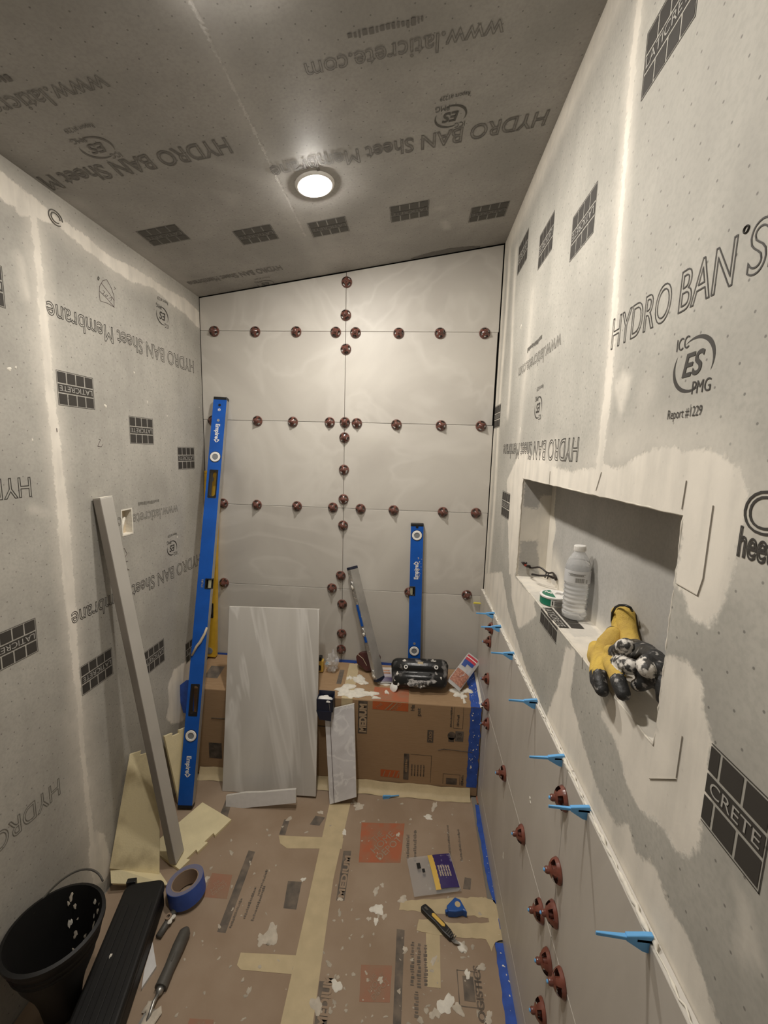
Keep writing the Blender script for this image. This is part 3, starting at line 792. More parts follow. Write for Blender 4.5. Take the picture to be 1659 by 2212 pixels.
T2 = frame((-.30, .66, zceil(-.30)), nrm((1, 0, SLC)), EY, np.cross(nrm((1, 0, SLC)), EY)) @ Matrix.Rotation(PI, 4, 'X')
ceiling_lamp(T2, LAMP2_POWER, 'round ceiling downlight overhead, just above the top edge of the photo', 'lamp_lens_rear')

# ================================================================ CARDBOARD PROTECTION
FZ = .004
floor_card = thing('floor_cardboard', 'flattened brown moving cartons taped down over the shower floor, spattered with mortar', 'cardboard', (0, 0, 0))
for x0, x1, y0, y1, dz in ((XL + .006, -.243, YF + .05, 1.512, 0), (-.240, .268, YF + .05, 1.512, 0)):
    mb = MB(); mb.box(((x0 + x1) / 2, (y0 + y1) / 2, .002 + dz), (x1 - x0, y1 - y0, .004)); mb.build('carton_sheet', M['cardP'], floor_card)
def fh(px, py): return on_hor(px, py, FZ)
def ftape(pxs, name='masking_tape', m='mask', th=.0005, jag=0.0, parent=floor_card, z=FZ, smear=None):
    pts = [on_hor(px, py, z)[:2] for px, py in pxs]
    if jag:
        q = []
        for i in range(len(pts)):
            a, b = np.array(pts[i]), np.array(pts[(i + 1) % len(pts)]); L = np.linalg.norm(b - a); n = max(1, int(L / .012))
            for k in range(n): q.append(a + (b - a) * k / n + (rng.normal(0, jag, 2) if k else 0))
        pts = q
    mb = MB(); mb.prism([tuple(p) for p in pts], z + .0002, z + .0002 + th); return mb.build(name, M[m], parent)
tapes = [ftape([(712, 1736), (757, 1736), (720, 1900), (700, 2040), (676, 2212), (655, 2380), (570, 2380), (606, 2212), (640, 2060), (680, 1880)], th=.0009)]
ftape([(602, 1805), (742, 1811), (738, 1834), (620, 1833), (605, 1822)])
ftape([(520, 2058), (640, 2064), (632, 2105), (520, 2095), (512, 2085)])
ftape([(865, 1946), (1040, 1938), (1068, 1945), (1080, 1975), (1060, 1984), (980, 1976), (862, 1966)], jag=.0012)
ftape([(905, 1986), (1000, 1996), (1078, 1992), (1092, 2028), (1070, 2036), (1062, 2056), (1050, 2030), (940, 2020), (900, 2010)], jag=.0012, th=.0008)
ftape([(1046, 1938), (1068, 1950), (1094, 2030), (1066, 2034), (1056, 1990)], th=.0011)
ftape([(920, 2016), (950, 2018), (952, 2135), (922, 2132)], th=.0004)
# tape rolled up along the foot of the bench
for x0, x1 in ((-.855, .262),):
    mb = MB(); xs = np.linspace(x0, x1, 60); prof = [(.0, .040), (-.004, .033), (-.010, .016), (-.020, .0075), (-.034, .0055)]
    vs = []; fs = []
    for i, x in enumerate(xs):
        wv = .0015 * math.sin(x * 31) + .001 * math.sin(x * 77)
        for d, z in prof: vs.append((x, BY - .002 + d + wv, z + wv * .5))
    k = len(prof)
    for i in range(len(xs) - 1):
        for j in range(k - 1): fs.append((i * k + j, (i + 1) * k + j, (i + 1) * k + j + 1, i * k + j + 1))
    mb.add(vs, fs); mb.build('masking_tape', M['mask'], floor_card, smooth=True)
# blue painter's tape down the right edge
ftape([(1026, 1738), (1044, 1742), (1052, 1800), (1064, 1850), (1076, 1920), (1082, 1960), (1066, 1950), (1052, 1900), (1040, 1830), (1030, 1775)], 'painter_tape', 'blue_t', jag=.0012)
ftape([(1076, 1985), (1088, 1987), (1092, 2010), (1080, 2008)], 'painter_tape', 'blue_t', th=.0014)
ftape([(1070, 2036), (1095, 2038), (1112, 2120), (1128, 2212), (1140, 2300), (1104, 2300), (1092, 2212), (1082, 2130)], 'painter_tape', 'blue_t', jag=.0012)
# carton printing on the floor (reads towards the bench)
def fbar(pxs, m='cinkF', name='printed_bar', z=.0003):
    mb = MB(); mb.add([tuple(on_hor(*p, FZ) + EZ * z) for p in pxs], [tuple(range(len(pxs)))]); return mb.build(name, M[m], floor_card)
fbar([(469, 2013), (487, 2016), (551, 1840), (537, 1837)]); fbar([(726, 1945), (744, 1946), (759, 1838), (742, 1838)])
fbar([(848, 2225), (866, 2225), (874, 2009), (857, 2007)]); fbar([(676, 2240), (704, 2240), (713, 2121), (690, 2119)])
fbar([(603, 1803), (616, 1804), (626, 1770), (614, 1770)]); fbar([(669, 1781), (690, 1784), (702, 1766), (682, 1762)]); fbar([(472, 1768), (490, 1770), (504, 1722), (490, 1722)])
def fsquare(pxs, m, name='printed_square'):
    P = [on_hor(*p, FZ) for p in pxs]; mb = MB(); mb.add([tuple(p + EZ * .0003) for p in P], [(0, 1, 2, 3)])
    o = P[0] + (P[2] - P[0]) * .06; L = np.linalg.norm(P[1] - P[0]) * .5
    u = nrm(nrm(P[1] - P[0]) + nrm(P[3] - P[0])); v = np.cross(EZ, u)
    c = (P[0] + P[2]) / 2; s = np.linalg.norm(P[2] - P[0])
    for txt, dd, ln in (('THE', .12, .20), ('HOME', .0, .46), ('DEPOT', -.14, .50)):
        put_text(mb, txt, c + v * (dd - .05) * s - u * ln * s / 2 + EZ * .0003, u, v, length=ln * s, cap=.10 * s, mi=1)
    return mb.build(name, [M[m], M['cardP']], floor_card)
fsquare([(775, 1863), (865, 1864), (874, 1779), (781, 1777)], 'corF'); fsquare([(776, 2164), (842, 2166), (847, 2086), (780, 2084)], 'corFF'); fsquare([(438, 1938), (490, 1942), (502, 1890), (458, 1886)], 'corFF')
fsquare([(395, 2240), (455, 2240), (462, 2203), (410, 2200)], 'corFF')
def ftext(txt, px, cap, length, m='cinkF', mi=0, **k):
    mb = MB(); put_text(mb, txt, on_hor(*px, FZ) + EZ * .0005, EY, -EX, length=length, cap=cap, **k); return mb.build('printed_lettering', M[m], floor_card)
ftext('MEDIUM', (742, 1940), .017, .135, 'cardP', bold=.045); ftext('MEDIUM', (703, 2222), .022, .10, 'cardP', bold=.045)
mb = MB()
for px, n in (((884, 1855), .09), ((900, 1862), .12), ((895, 2130), .10), ((910, 2135), .10), ((925, 2130), .09), ((905, 2200), .05)):
    lines_print(mb, on_hor(*px, FZ) + EZ * .0003, EY, -EX, n, .012)
for px, n in (((530, 1985), .09), ((548, 1990), .1), ((560, 1935), .08), ((500, 2005), .08), ((975, 1850), .12), ((1000, 1860), .12)):
    lines_print(mb, on_hor(*px, FZ) + EZ * .0003, EY, -EX, n, .009)
tag(mb.build('printed_small_text', M['cinkF'], floor_card), kind='stuff')
ftext('LOGISTICS', (1052, 2225), .017, .125, 'cinkF', outline=True, thick=.03)
mb = MB(); T = frame(on_hor(1040, 2180, FZ), EY, -EX, EZ)
for a in ((0, 0, .075, .002), (0, .052, .075, .054), (0, 0, .002, .054), (.073, 0, .075, .054), (.012, .012, .063, .040)): quad2(mb, T, *a)
mb.build('printed_symbol', M['cinkF'], floor_card)
fbar([(1000, 1920), (1016, 1922), (1018, 1898), (1004, 1895)]); fbar([(612, 1962), (640, 1965), (652, 1905), (622, 1903)], 'cinkF')
# dried mortar on the floor
big = [((815, 1965), .017, 1.0), ((812, 1925), .009, 1.3), ((826, 1912), .007, .8), ((797, 1985), .006, 1), ((812, 1990), .007, 1.3), ((830, 1980), .007, 1.1), ((585, 2020), .017, 1.9), ((565, 2030), .012, 1.2), ((727, 2130), .013, 1.0), ((683, 2172), .016, 1.0), ((775, 1742), .014, 1.6), ((768, 1735), .008, 1),
       ((925, 1765), .010, 1.7), ((938, 1742), .010, 2.0), ((937, 2075), .011, .6), ((875, 2050), .007, .8), ((743, 1798), .009, 1.4), ((870, 1943), .010, 1.4), ((1000, 2046), .010, 1.5), ((693, 1755), .008, 1.2), ((963, 2170), .016, 1.4), ((990, 2180), .012, 1.0), ((940, 2190), .010, 1.3), ((1040, 2090), .014, .5), ((1010, 2105), .012, .5), ((1055, 2200), .009, 1.4), ((822, 2117), .008, .8), ((445, 1900), .010, .9), ((655, 1900), .007, 1), ((735, 1942), .007, 1), ((860, 1803), .007, 1)]
for i, (p, r, st) in enumerate(big):
    mb = MB(); blob(mb, tuple(on_hor(*p, FZ) + EZ * .0004), r, min(.0022, r * .12), n=26, st=st, ang=i * 1.3, jit=.42, seed=i); mb.build('mortar_splat', M['mortarD'] if i % 4 else M['mortar'], floor_card, smooth=True)
mb = MB()
for i in range(210):
    if i < 140: px, py = rng.uniform(700, 1050), rng.uniform(1725, 2225)
    else: px, py = rng.uniform(380, 760), rng.uniform(1760, 2225)
    p = on_hor(px, py, FZ)
    if p[0] > .27 or p[1] > 1.47 or p[0] < -.85: continue
    r = float(min(.0065, abs(rng.normal(0, .0022)) + .0008)); blob(mb, tuple(p + EZ * .0004), r, r * .14, n=10, st=rng.uniform(.6, 2.2), ang=rng.uniform(0, 3), jit=.4, seed=i + 50)
tag(mb.build('mortar_spatter', M['mortarF'], floor_card, smooth=True), kind='stuff')

# ---- bench wrapped in cardboard
bench = thing('bench_cardboard', 'brown moving carton wrapped over the bench at the back wall, printed MEDIUM', 'cardboard', (0, 0, 0))
BT = lambda x, y: BZ0 + (BZ1 - BZ0) * (y - BY) / (YB - BY)
mb = MB(); mb.prism([(BY, .005), (BY, BZ0), (YB - .005, BZ1), (YB - .005, .005)], XL + .004, -.2405, frame((0, 0, 0), EY, EZ, EX)); mb.build('carton_panel', M['cardB'], bench, bevel=.003)
mb = MB(); mb.prism([(BY, .005), (BY, BZ0), (YB - .005, BZ1), (YB - .005, .005)], -.2395, XT - .002, frame((0, 0, 0), EY, EZ, EX)); mb.build('carton_panel', M['cardB'], bench, bevel=.003)
FB = lambda px, py: on_back(px, py, BY - .0006)
TN = nrm((0, -(BZ1 - BZ0), (YB - BY)))
def on_bench(px, py, lift=.0): return onp(px, py, (0, BY, BZ0 + lift), TN)
TU = nrm((0, YB - BY, BZ1 - BZ0))
def bpoly(pts, name, m, lift=.0008, th=.0004):
    mb = MB(); P = [np.array(p) for p in pts]
    n = len(P); mb.add([tuple(p) for p in P], [tuple(range(n))]); return mb.build(name, M[m] if isinstance(m, str) else m, bench)
def front_rect(x0, z0, x1, z1, d=.0006): return [(x0, BY - d, z0), (x1, BY - d, z0), (x1, BY - d, z1), (x0, BY - d, z1)]
def top_rect(x0, y0, x1, y1, d=.0008): return [(x, y, BT(x, y) + d) for x, y in ((x0, y0), (x1, y0), (x1, y1), (x0, y1))]
def ftx(txt, x, z, cap, length, m, d=.0012, **k):
    mb = MB(); put_text(mb, txt, (x, BY - d, z), EZ, -EX, length=length, cap=cap, off=.0002, **k); return mb.build('printed_lettering', M[m], bench)
bpoly(front_rect(-.194, .243, -.157, .384), 'printed_bar', 'cink'); ftx('MEDIUM', -.162, .250, .025, .122, 'cardL', bold=.055)
# orange shop square folded over the bench edge
bpoly(front_rect(-.137, .352, .004, BZ0 - .001), 'printed_square', 'cor'); bpoly(top_rect(-.137, BY + .002, .004, BY + .072), 'printed_square', 'corF')
mb = MB(); u = nrm((1, 0, 1)); v = nrm((-1, 0, 1))
put_text(mb, 'DEPOT', (-.050, BY - .0012, .350), u, v, length=.045, cap=.012, off=.0002); put_text(mb, 'THE', (-.118, BY - .0012, .355), u, v, length=.03, cap=.010, off=.0002)
for q in (-.09, -.072): mb.add([(q, BY - .0014, .353), (q + .006, BY - .0014, .353), (q + .035, BY - .0014, .385), (q + .029, BY - .0014, .385)], [(0, 1, 2, 3)])
mb.build('printed_lettering', M['cardB'], bench)
bpoly(front_rect(-.098, .060, -.022, .092), 'printed_square', 'cor')
mb = MB()
for q in (-.09, -.068, -.05, -.034): mb.add([(q, BY - .0014, .062), (q + .004, BY - .0014, .062), (q + .012, BY - .0014, .088), (q + .008, BY - .0014, .088)], [(0, 1, 2, 3)])
mb.build('printed_lettering', M['cardB'], bench)
ftx('Ha', .028, .357, .014, .026, 'cink', bold=.02); ftx('pat', .052, .337, .014, .034, 'cink', bold=.02)
bpoly(front_rect(-.006, .055, .015, .170), 'printed_bar', 'cink'); mb = MB(); lines_print(mb, np.array((.009, BY - .0012, .09)), EZ, -EX, .055, .010); mb.build('printed_lettering', M['cardB'], bench)
mb = MB()
for a in ((.018, .168, .104, .1695), (.1025, .05, .104, .1695)): mb.add(front_rect(*a), [(0, 1, 2, 3)])
for x in (.030, .042, .054, .066, .078): lines_print(mb, np.array((x, BY - .0006, .075)), EZ, -EX, .05, .006)
for a in ((.152, .094, .220, .0955), (.152, .05, .1535, .0955), (.2185, .05, .220, .0955), (.165, .05, .208, .078)): mb.add(front_rect(*a), [(0, 1, 2, 3)])
for a in ((.182, .2950, .2195, .2962), (.182, .295, .1832, .386), (.2183, .295, .2195, .386)): mb.add(front_rect(*a), [(0, 1, 2, 3)])
lines_print(mb, np.array((.235, BY - .0006, .05)), EZ, -EX, .045, .012); lines_print(mb, np.array((.177, BY - .0006, .30)), EZ, -EX, .085, .008); lines_print(mb, np.array((.205, BY - .0006, .305)), EZ, -EX, .05, .010)
for a in ((.083, .226, .107, .280),): mb.add(front_rect(*a), [(0, 1, 2, 3)])
tag(mb.build('printed_small_text', M['cink'], bench), kind='stuff')
mb = MB(); put_text(mb, '200', (.101, BY - .0012, .232), EZ, -EX, length=.042, cap=.012, off=.0002); mb.build('printed_lettering', M['cardB'], bench)
# round carton maker's mark with numerals
mb = MB(); T = frame((.178, BY - .0006, .262), EX, EZ, -EY)
n = 16; mb.add([(.016 * math.cos(2 * PI * k / n), .018 * math.sin(2 * PI * k / n), 0) for k in range(n)], [tuple(range(n))], 0, T); quad2(mb, T, -.012, -.026, .010, -.008, 0)
mb.build('printed_symbol', M['cink'], bench)
bpoly(front_rect(.192, .240, .224, .284), 'printed_square', 'cinkF'); ftx('33', .216, .245, .016, .034, 'cink')
mb = MB(); mb.tube([(.128, BY - .001, .196), (.15, BY - .001, .203), (.18, BY - .001, .202), (.262, BY - .001, .198)], .0012, 5); mb.build('carton_crease', M['cink'], bench)
mb = MB(); mb.tube([(-.80, BY - .001, .262), (-.6, BY - .001, .262), (-.30, BY - .001, .262)], .0016, 5); mb.build('carton_crease', M['cink'], bench)
bpoly(front_rect(-.815, .080, -.760, .150), 'printed_bar', 'cink')
mb = MB(); lines_print(mb, np.array((-.30, BY - .0006, .29)), EZ, -EX, .06, .03); mb.build('printed_small_text', M['cinkF'], bench)
bpoly(top_rect(-.297, BY + .075, -.277, BY + .165), 'printed_bar', 'cinkF'); bpoly(top_rect(-.86, BY + .06, -.80, BY + .13), 'printed_bar', 'cinkF')
# tapes on the bench
bpoly(top_rect(-.262, BY - .001, -.217, YB - .012, .0012), 'masking_tape', 'mask'); bpoly(front_rect(-.262, .30, -.217, BZ0, .0012), 'masking_tape', 'mask')
def ragged(pts, jag, step=.010):
    q = []
    for i in range(len(pts)):
        a, b = np.array(pts[i], float), np.array(pts[(i + 1) % len(pts)], float); L = np.linalg.norm(b - a); k = max(1, int(L / step))
        for j in range(k): q.append(a + (b - a) * j / k + (rng.normal(0, jag, 3) * np.array((1, 0, 0)) if j else 0))
    return q
bpoly(ragged(front_rect(.246, .045, .287, BZ0, .0012), .0012), 'painter_tape', 'blue_t')
bpoly(ragged(top_rect(.246, BY, .284, YB - .012, .0013), .0016), 'painter_tape', 'blue_t')
bpoly([(x, YB - .006, z) for x, z in ((-.88, .428), (-.52, .428), (-.52, .440), (-.88, .440))], 'painter_tape', 'blue_t')
bpoly([(x, YB - .006, z) for x, z in ((-.33, .428), (.02, .428), (.02, .442), (-.33, .444))], 'painter_tape', 'blue_t')
mb = MB(); ys = np.linspace(BY, YB - .02, 16)
mb.add([(.284 - .002 + .0, y, BT(0, y) + .0018) for y in ys] + [(XT - .0008, y, BT(0, y) + .006 + .004 * rng.random()) for y in ys], [(i, i + 1, 17 + i, 16 + i) for i in range(15)])
mb.build('mortar_smear', M['mortar'], bench)
mb = MB(); bx = on_bench(1036, 1486, .003); mb.box(tuple(bx), (.012, .016, .002)); mb.build('red_tape_scrap', M['corF'], bench)
# mortar spilled on the bench top
for i, (p, r, st, a) in enumerate((((745, 1490), .026, 1.6, .3), ((775, 1498), .022, 1.5, .1), ((800, 1499), .016, 1.6, 0), ((755, 1465), .013, .8, .3), ((775, 1468), .020, 1.5, -.4), ((785, 1474), .014, 1.3, -.5), ((812, 1508), .009, 1.5, 0), ((832, 1477), .014, 1.7, -.25), ((835, 1496), .008, 1.3, 0), ((988, 1497), .020, 1.4, 0), ((1000, 1505), .016, .7, .2), ((1010, 1493), .013, 1.6, .4), ((1003, 1515), .012, .6, .2), ((1000, 1476), .005, 1.4, 0), ((758, 1500), .018, 1.5, -.2))):
    mb = MB(); c = on_bench(*p); blob(mb, (0, 0, .0008), r, .006, n=20, st=st, ang=a, jit=.5, seed=i + 900, T=frame(c, EX, TU, TN)); mb.build('mortar_splat', M['mortar'], bench, smooth=True)

# ================================================================ LOOSE TILES
def slab_thing(name, label, cat, P, th, m, nrmhint, group=None, bev=.0008):
    """flat piece from its four corners (lower-left, lower-right, upper-right, upper-left)"""
    P = [np.array(p, float) for p in P]; u = nrm(P[1] - P[0]); n = nrm(np.cross(u, P[3] - P[0])); 
    if n @ np.array(nrmhint) < 0: n = -n
    v = np.cross(n, u); T = frame(P[0], u, v, n); t = thing(name, label, cat, T, group)
    poly = [((p - P[0]) @ u, (p - P[0]) @ v) for p in P]
    mb = MB(); mb.prism(poly, -th, 0, None, 0, 1)
    mb.build('slab', [m, M['tileE']], t, bevel=bev, bseg=1)
    return t, poly
def lean(px, py, y0, z0, y1, z1):
    """pixel on the plane that rises from (y0,z0) to (y1,z1)"""
    n = nrm((0, -(z1 - z0), (y1 - y0))); return onp(px, py, (0, y0, z0), n)
bt, _ = slab_thing('loose_tile', 'tall veined grey porcelain tile leaning upright against the cardboard bench', 'tile',
    [lean(*p, 1.440, .008, 1.566, .72) for p in ((480, 1709), (682, 1721), (690, 1316), (495, 1310))], .010, M['tileLoose'], (0, -1, 0))
st_, _ = slab_thing('tile_offcut', 'short white tile offcut standing at the foot of the tall leaning tile', 'tile',
    [lean(*p, 1.372, .008, 1.384, .06) for p in ((487, 1750), (639, 1735), (639, 1705), (600, 1708), (572, 1711), (530, 1712), (488, 1719))], .010, M['tileWhite'], (0, -1, 0))
ct, poly = slab_thing('tile_offcut', 'narrow marbled tile offcut with a pencil line leaning on the bench', 'tile',
    [lean(*p, 1.420, .008, 1.497, .34) for p in ((712, 1738), (770, 1722), (765, 1520), (701, 1535))], .010, M['tileMarble'], (0, -1, 0))
a, b = (np.array(poly[3]) * .83 + np.array(poly[2]) * .17), (np.array(poly[0]) * .83 + np.array(poly[1]) * .17)
mb = MB(); mb.tube([(a[0], a[1], .0004), (b[0], b[1], .0004)], .0011, 4); mb.build('pencil_line', M['pencil'], ct)

# ================================================================ SPIRIT LEVELS
def rrect(w_, h_, r, n=5):
    out = []
    for cx, cy, a0 in ((w_ / 2 - r, h_ / 2 - r, 0), (-w_ / 2 + r, h_ / 2 - r, PI / 2), (-w_ / 2 + r, -h_ / 2 + r, PI), (w_ / 2 - r, -h_ / 2 + r, 1.5 * PI)):
        for k in range(n + 1):
            a = a0 + PI / 2 * k / n; out.append((cx + r * math.cos(a), cy + r * math.sin(a)))
    return out
def level(label, P0, P1, face, W=.055, D=.026, plumbs=(), holes=(), center=None, letters=(), side=1, face_m='blue_l', holes_dots=(), name='spirit_level', cat='level', edge_m='alu', caps='blk'):
    """box level from P0 (foot) to P1 (top); x = width, y = along, z = face normal; positions are fractions from the top"""
    P0, P1 = np.array(P0, float), np.array(P1, float); L = np.linalg.norm(P1 - P0); y = (P1 - P0) / L
    z = np.array(face, float); z = nrm(z - y * (z @ y)); x = np.cross(y, z)
    t = thing(name, label, cat, frame(P0, x, y, z))
    mb = MB(); c = .012; mats = [M[face_m], M[edge_m]]; mis = [0, 0, 0, 0, 1, 1]
    Y = lambda f: L * (1 - f)
    segs = []; cur = c
    for f0, f1 in sorted(holes, key=lambda q: -q[0]):
        y0, y1 = Y(f1), Y(f0); segs.append((cur, y0)); cur = y1
        rw = (W - .034) / 2
        for s in (-1, 1): mb.box((s * (W / 2 - rw / 2), (y0 + y1) / 2, -D / 2), (rw, y1 - y0, D), mis=mis)
    segs.append((cur, L - c))
    if center:
        yc = Y(center); segs2 = []
        for a, b in segs:
            if a < yc < b: segs2 += [(a, yc - .021), (yc + .021, b)]
            else: segs2.append((a, b))
        segs = segs2
        mb.box((-side * .012, yc, -D / 2), (W - .024, .042, D), mis=mis)
    for a, b in segs: mb.box((0, (a + b) / 2, -D / 2), (W, b - a, D), mis=mis)
    mb.build('body', mats, t)
    for yy in (c / 2, L - c / 2):
        q = MB(); q.box((0, yy, -D / 2), (W + .001, c, D + .001)); q.build('end_cap', M[caps], t, bevel=.002)
    for f0, f1 in holes:
        y0, y1 = Y(f1), Y(f0); q = MB(); yc = (y0 + y1) / 2; h = y1 - y0
        o_ = rrect(.034, h, .004); i_ = rrect(.024, h - .014, .010); n = len(o_)
        vs = [(a, b + yc, .001) for a, b in o_] + [(a, b + yc, .001) for a, b in i_] + [(a, b + yc, -D + .002) for a, b in i_]
        fs = [(k, (k + 1) % n, n + (k + 1) % n, n + k) for k in range(n)] + [(n + k, n + (k + 1) % n, 2 * n + (k + 1) % n, 2 * n + k) for k in range(n)]
        q.add(vs, fs); q.build('hand_grip', M['blk'], t, smooth=True, auto=.6)
    for f in plumbs:
        q = MB(); T = Matrix.Translation((0, Y(f), 0)); q.lathe([(.0205, -.001), (.0205, .002), (.0190, .0035), (.0125, .0035), (.0120, .001)], 28, T, cap=False)
        pv = q.build('plumb_vial', M['white'], t, smooth=True, auto=.6)
        q = MB(); q.lathe([(.0122, .0012), (.0, .0016)], 24, T); q.build('vial_lens', M['glassg'], pv)
        q = MB(); q.lathe([(.0225, .0004), (.0225, .0010), (.0205, .0014)], 28, T, cap=False); q.build('vial_seat', M['blk'], pv)
    if center:
        yc = Y(center); q = MB(); xx = side * (W / 2 - .012)
        for dy in (-.0185, .0185): q.box((xx, yc + dy, -D / 2), (.024, .005, D + .002))
        q.box((xx - side * .010, yc, -D / 2), (.005, .037, D + .002)); q.box((xx, yc, -D + .003), (.024, .037, .004)); q.build('vial_housing', M['blk'], t, bevel=.0008, bseg=1)
        q = MB(); q.tube([(xx + side * .003, yc - .016, -D / 2 + .004), (xx + side * .003, yc + .016, -D / 2 + .004)], .0065, 12); q.build('center_vial', M['vial'], t, smooth=True, auto=.6)
    for txt, f, down in letters:
        q = MB(); d = -1 if down else 1; ln = .075; cp = .016
        org = np.array((d * -cp / 2 * 1.0, Y(f) + (ln / 2 if down else -ln / 2), .0004)) if False else np.array((-cp / 2 if down else cp / 2, Y(f) + (ln / 2 if down else -ln / 2), .0004))
        u = np.array((0, d, 0.)); v = np.array((-d * -1 if down else -1, 0, 0.)); v = np.array((1., 0, 0)) if down else np.array((-1., 0, 0))
        put_text(q, txt, org, u, v, length=ln * .82, cap=cp, bold=.03, off=.0003)
        e = org + u * ln * .90 + v * cp * .5      # arrow-headed mark after the word
        T = frame(e, u, v, np.cross(u, v))
        for s in (1, -1):
            q.add([(-.006, s * .001, .0005), (-.002, s * .012, .0005), (.010, s * .001, .0005), (.0035, s * .001, .0005), (-.001, s * .0065, .0005), (-.003, s * .001, .0005)], [(0, 1, 4, 5), (1, 2, 3, 4)] if s > 0 else [(0, 5, 4, 1), (1, 4, 3, 2)], 0, T)
        q.build('printed_lettering', M['white'], t)
    for f, m in holes_dots:
        q = MB(); q.lathe([(.0055, .0002), (.0055, .0012), (.0030, .0014), (.0028, .0006), (0, .0005)], 14, Matrix.Translation((0, Y(f), 0))); q.build('rivet', M[m], t)
    return t, L, x, y, z
TL_BOT = on_hor(399, 1748, .010); TL_TOP = on_back(479, 858, YB - TH + .0 - .004)
tl, LT_, *_ = level('very tall blue spirit level leaning in the back left corner', (TL_BOT[0], TL_BOT[1], .012), (TL_TOP[0], TL_TOP[1] - .012, TL_TOP[2]), (0.10, -1, .12), W=.054, D=.026,
    plumbs=(.157, .835), holes=((.19, .262), (.715, .79)), center=.475, letters=(('Empire', .095, True), ('Empire', .905, True)), holes_dots=((.022, 'blk'), (.062, 'alu')))
mb = MB()
for dx in (-.004, 0, .004): mb.box((dx, LT_ * .966, .0006), (.0022, .012 - abs(dx), .0006))
mb.build('printed_mark', M['white'], tl)
mb = MB(); lines_print(mb, np.array((-.012, LT_ * .535, .0005)), np.array((0, -1., 0)), np.array((1., 0, 0)), .03, .010); mb.build('printed_mark', M['alu'], tl)
mb = MB(); mb.tube([(.026, LT_ * .42, .002), (.020, LT_ * .405, .004), (.006, LT_ * .385, .005), (-.006, LT_ * .375, .0045), (-.022, LT_ * .352, .004)], [.004, .005, .0055, .005, .004], 7); mb.build('tape_strap', M['beige'], tl, smooth=True)
sl, LS_, *_ = level('short blue spirit level standing on the bench behind the black pad', (.022, 1.695, BZ1 - .002), (.013, YB - TH - .012, 1.071), (0, -1, .0), W=.052, D=.024,
    plumbs=(.077, .862), center=.45, side=-1, letters=(('Empire', .31, False),), holes_dots=((.022, 'blk'), (.81, 'alu')))
mb = MB()
for i in range(26): blob(mb, (rng.uniform(.004, .024), LS_ * rng.uniform(.62, .78), .0006), rng.uniform(.0008, .0026), .0006, n=7, jit=.4, seed=i + 300)
tag(mb.build('mortar_spatter', M['mortarD'], sl), kind='stuff')
yl, *_ = level('dirty yellow spirit level mostly hidden behind the tall blue level', (on_back(453, 1438, 1.690)[0], 1.690, BZ1 + .002), (on_back(451, 1020, YB - .03)[0], YB - TH - .004, 1.262), (0, -1, 0), W=.054, D=.022, face_m='yel', edge_m='yel', caps='yel',
    plumbs=(), holes=((.70, .78),), center=None)
ly = 0.84
for yy in (.035, .80):
    mb = MB(); mb.lathe([(.015, .0), (.015, .002), (.012, .0025), (.0, .0015)], 20, Matrix.Translation((.0, .83 - yy, 0))); mb.build('plumb_vial', M['glassg'], yl, smooth=True, auto=.6)
# narrow old level seen edge-on, leaning askew on the bench
P0 = on_bench(812, 1474, .022) ; P1 = on_back(752, 1226, YB - TH - .022)
nl, LN_, xn, yn, zn = level('narrow aluminium level caked with mortar, leaning askew on the bench', P0, P1, (-.62, -.78, .1), W=.020, D=.046, face_m='alu', edge_m='alu', caps='navy', letters=())
for f0, f1 in ((.33, .52), (.60, .66)):
    mb = MB(); mb.box((.0, LN_ * (1 - (f0 + f1) / 2), .0006), (.013, LN_ * (f1 - f0), .0012)); mb.build('blue_web', M['blue_l'], nl)
for i, f in enumerate((.16, .57, .93)):
    mb = MB(); mb.lathe([(.0085, 0), (.0085, .004), (.006, .005), (.0, .004)], 16, Matrix.Translation((0, LN_ * (1 - f), 0)) @ Matrix.Diagonal((1, 2.2, 1, 1))); pv = mb.build('vial_housing', M['alu'], nl, smooth=True)
    mb = MB(); blob(mb, (.001, LN_ * (1 - f) - .008, .004), .008, .004, st=.8, jit=.3, seed=70 + i); mb.build('mortar_splat', M['mortar'], nl, smooth=True)
mb = MB()
for i in range(60): blob(mb, (rng.uniform(-.009, .009), LN_ * rng.uniform(.05, .97), .0004), rng.uniform(.001, .003), .0008, n=7, jit=.4, st=rng.uniform(.5, 1.6), ang=1.57, seed=i + 400)
tag(mb.build('mortar_spatter', M['mortarD'], nl), kind='stuff')

# grey straightedge leaning on the left wall
P0 = np.array((-.728, 1.150, .018)); P1 = np.array((XL + .028, 1.117, 1.212)); y = nrm(P1 - P0); z = np.array((1., 0, .1)); z = nrm(z - y * (z @ y)); x = np.cross(y, z); L = np.linalg.norm(P1 - P0)
pk = thing('straightedge', 'long grey metal straightedge leaning against the left wall', 'straightedge', frame(P0, x, y, z))
mb = MB(); mb.box((0, L / 2, -.012), (.050, L, .024), mis=[0, 0, 0, 0, 1, 1]); mb.build('bar', [M['plankm'], M['plank_shade']], pk, bevel=.003)
mb = MB(); mb.box((0, L + .0006, -.012), (.048, .0016, .022)); mb.build('end_edge', M['mortar'], pk)

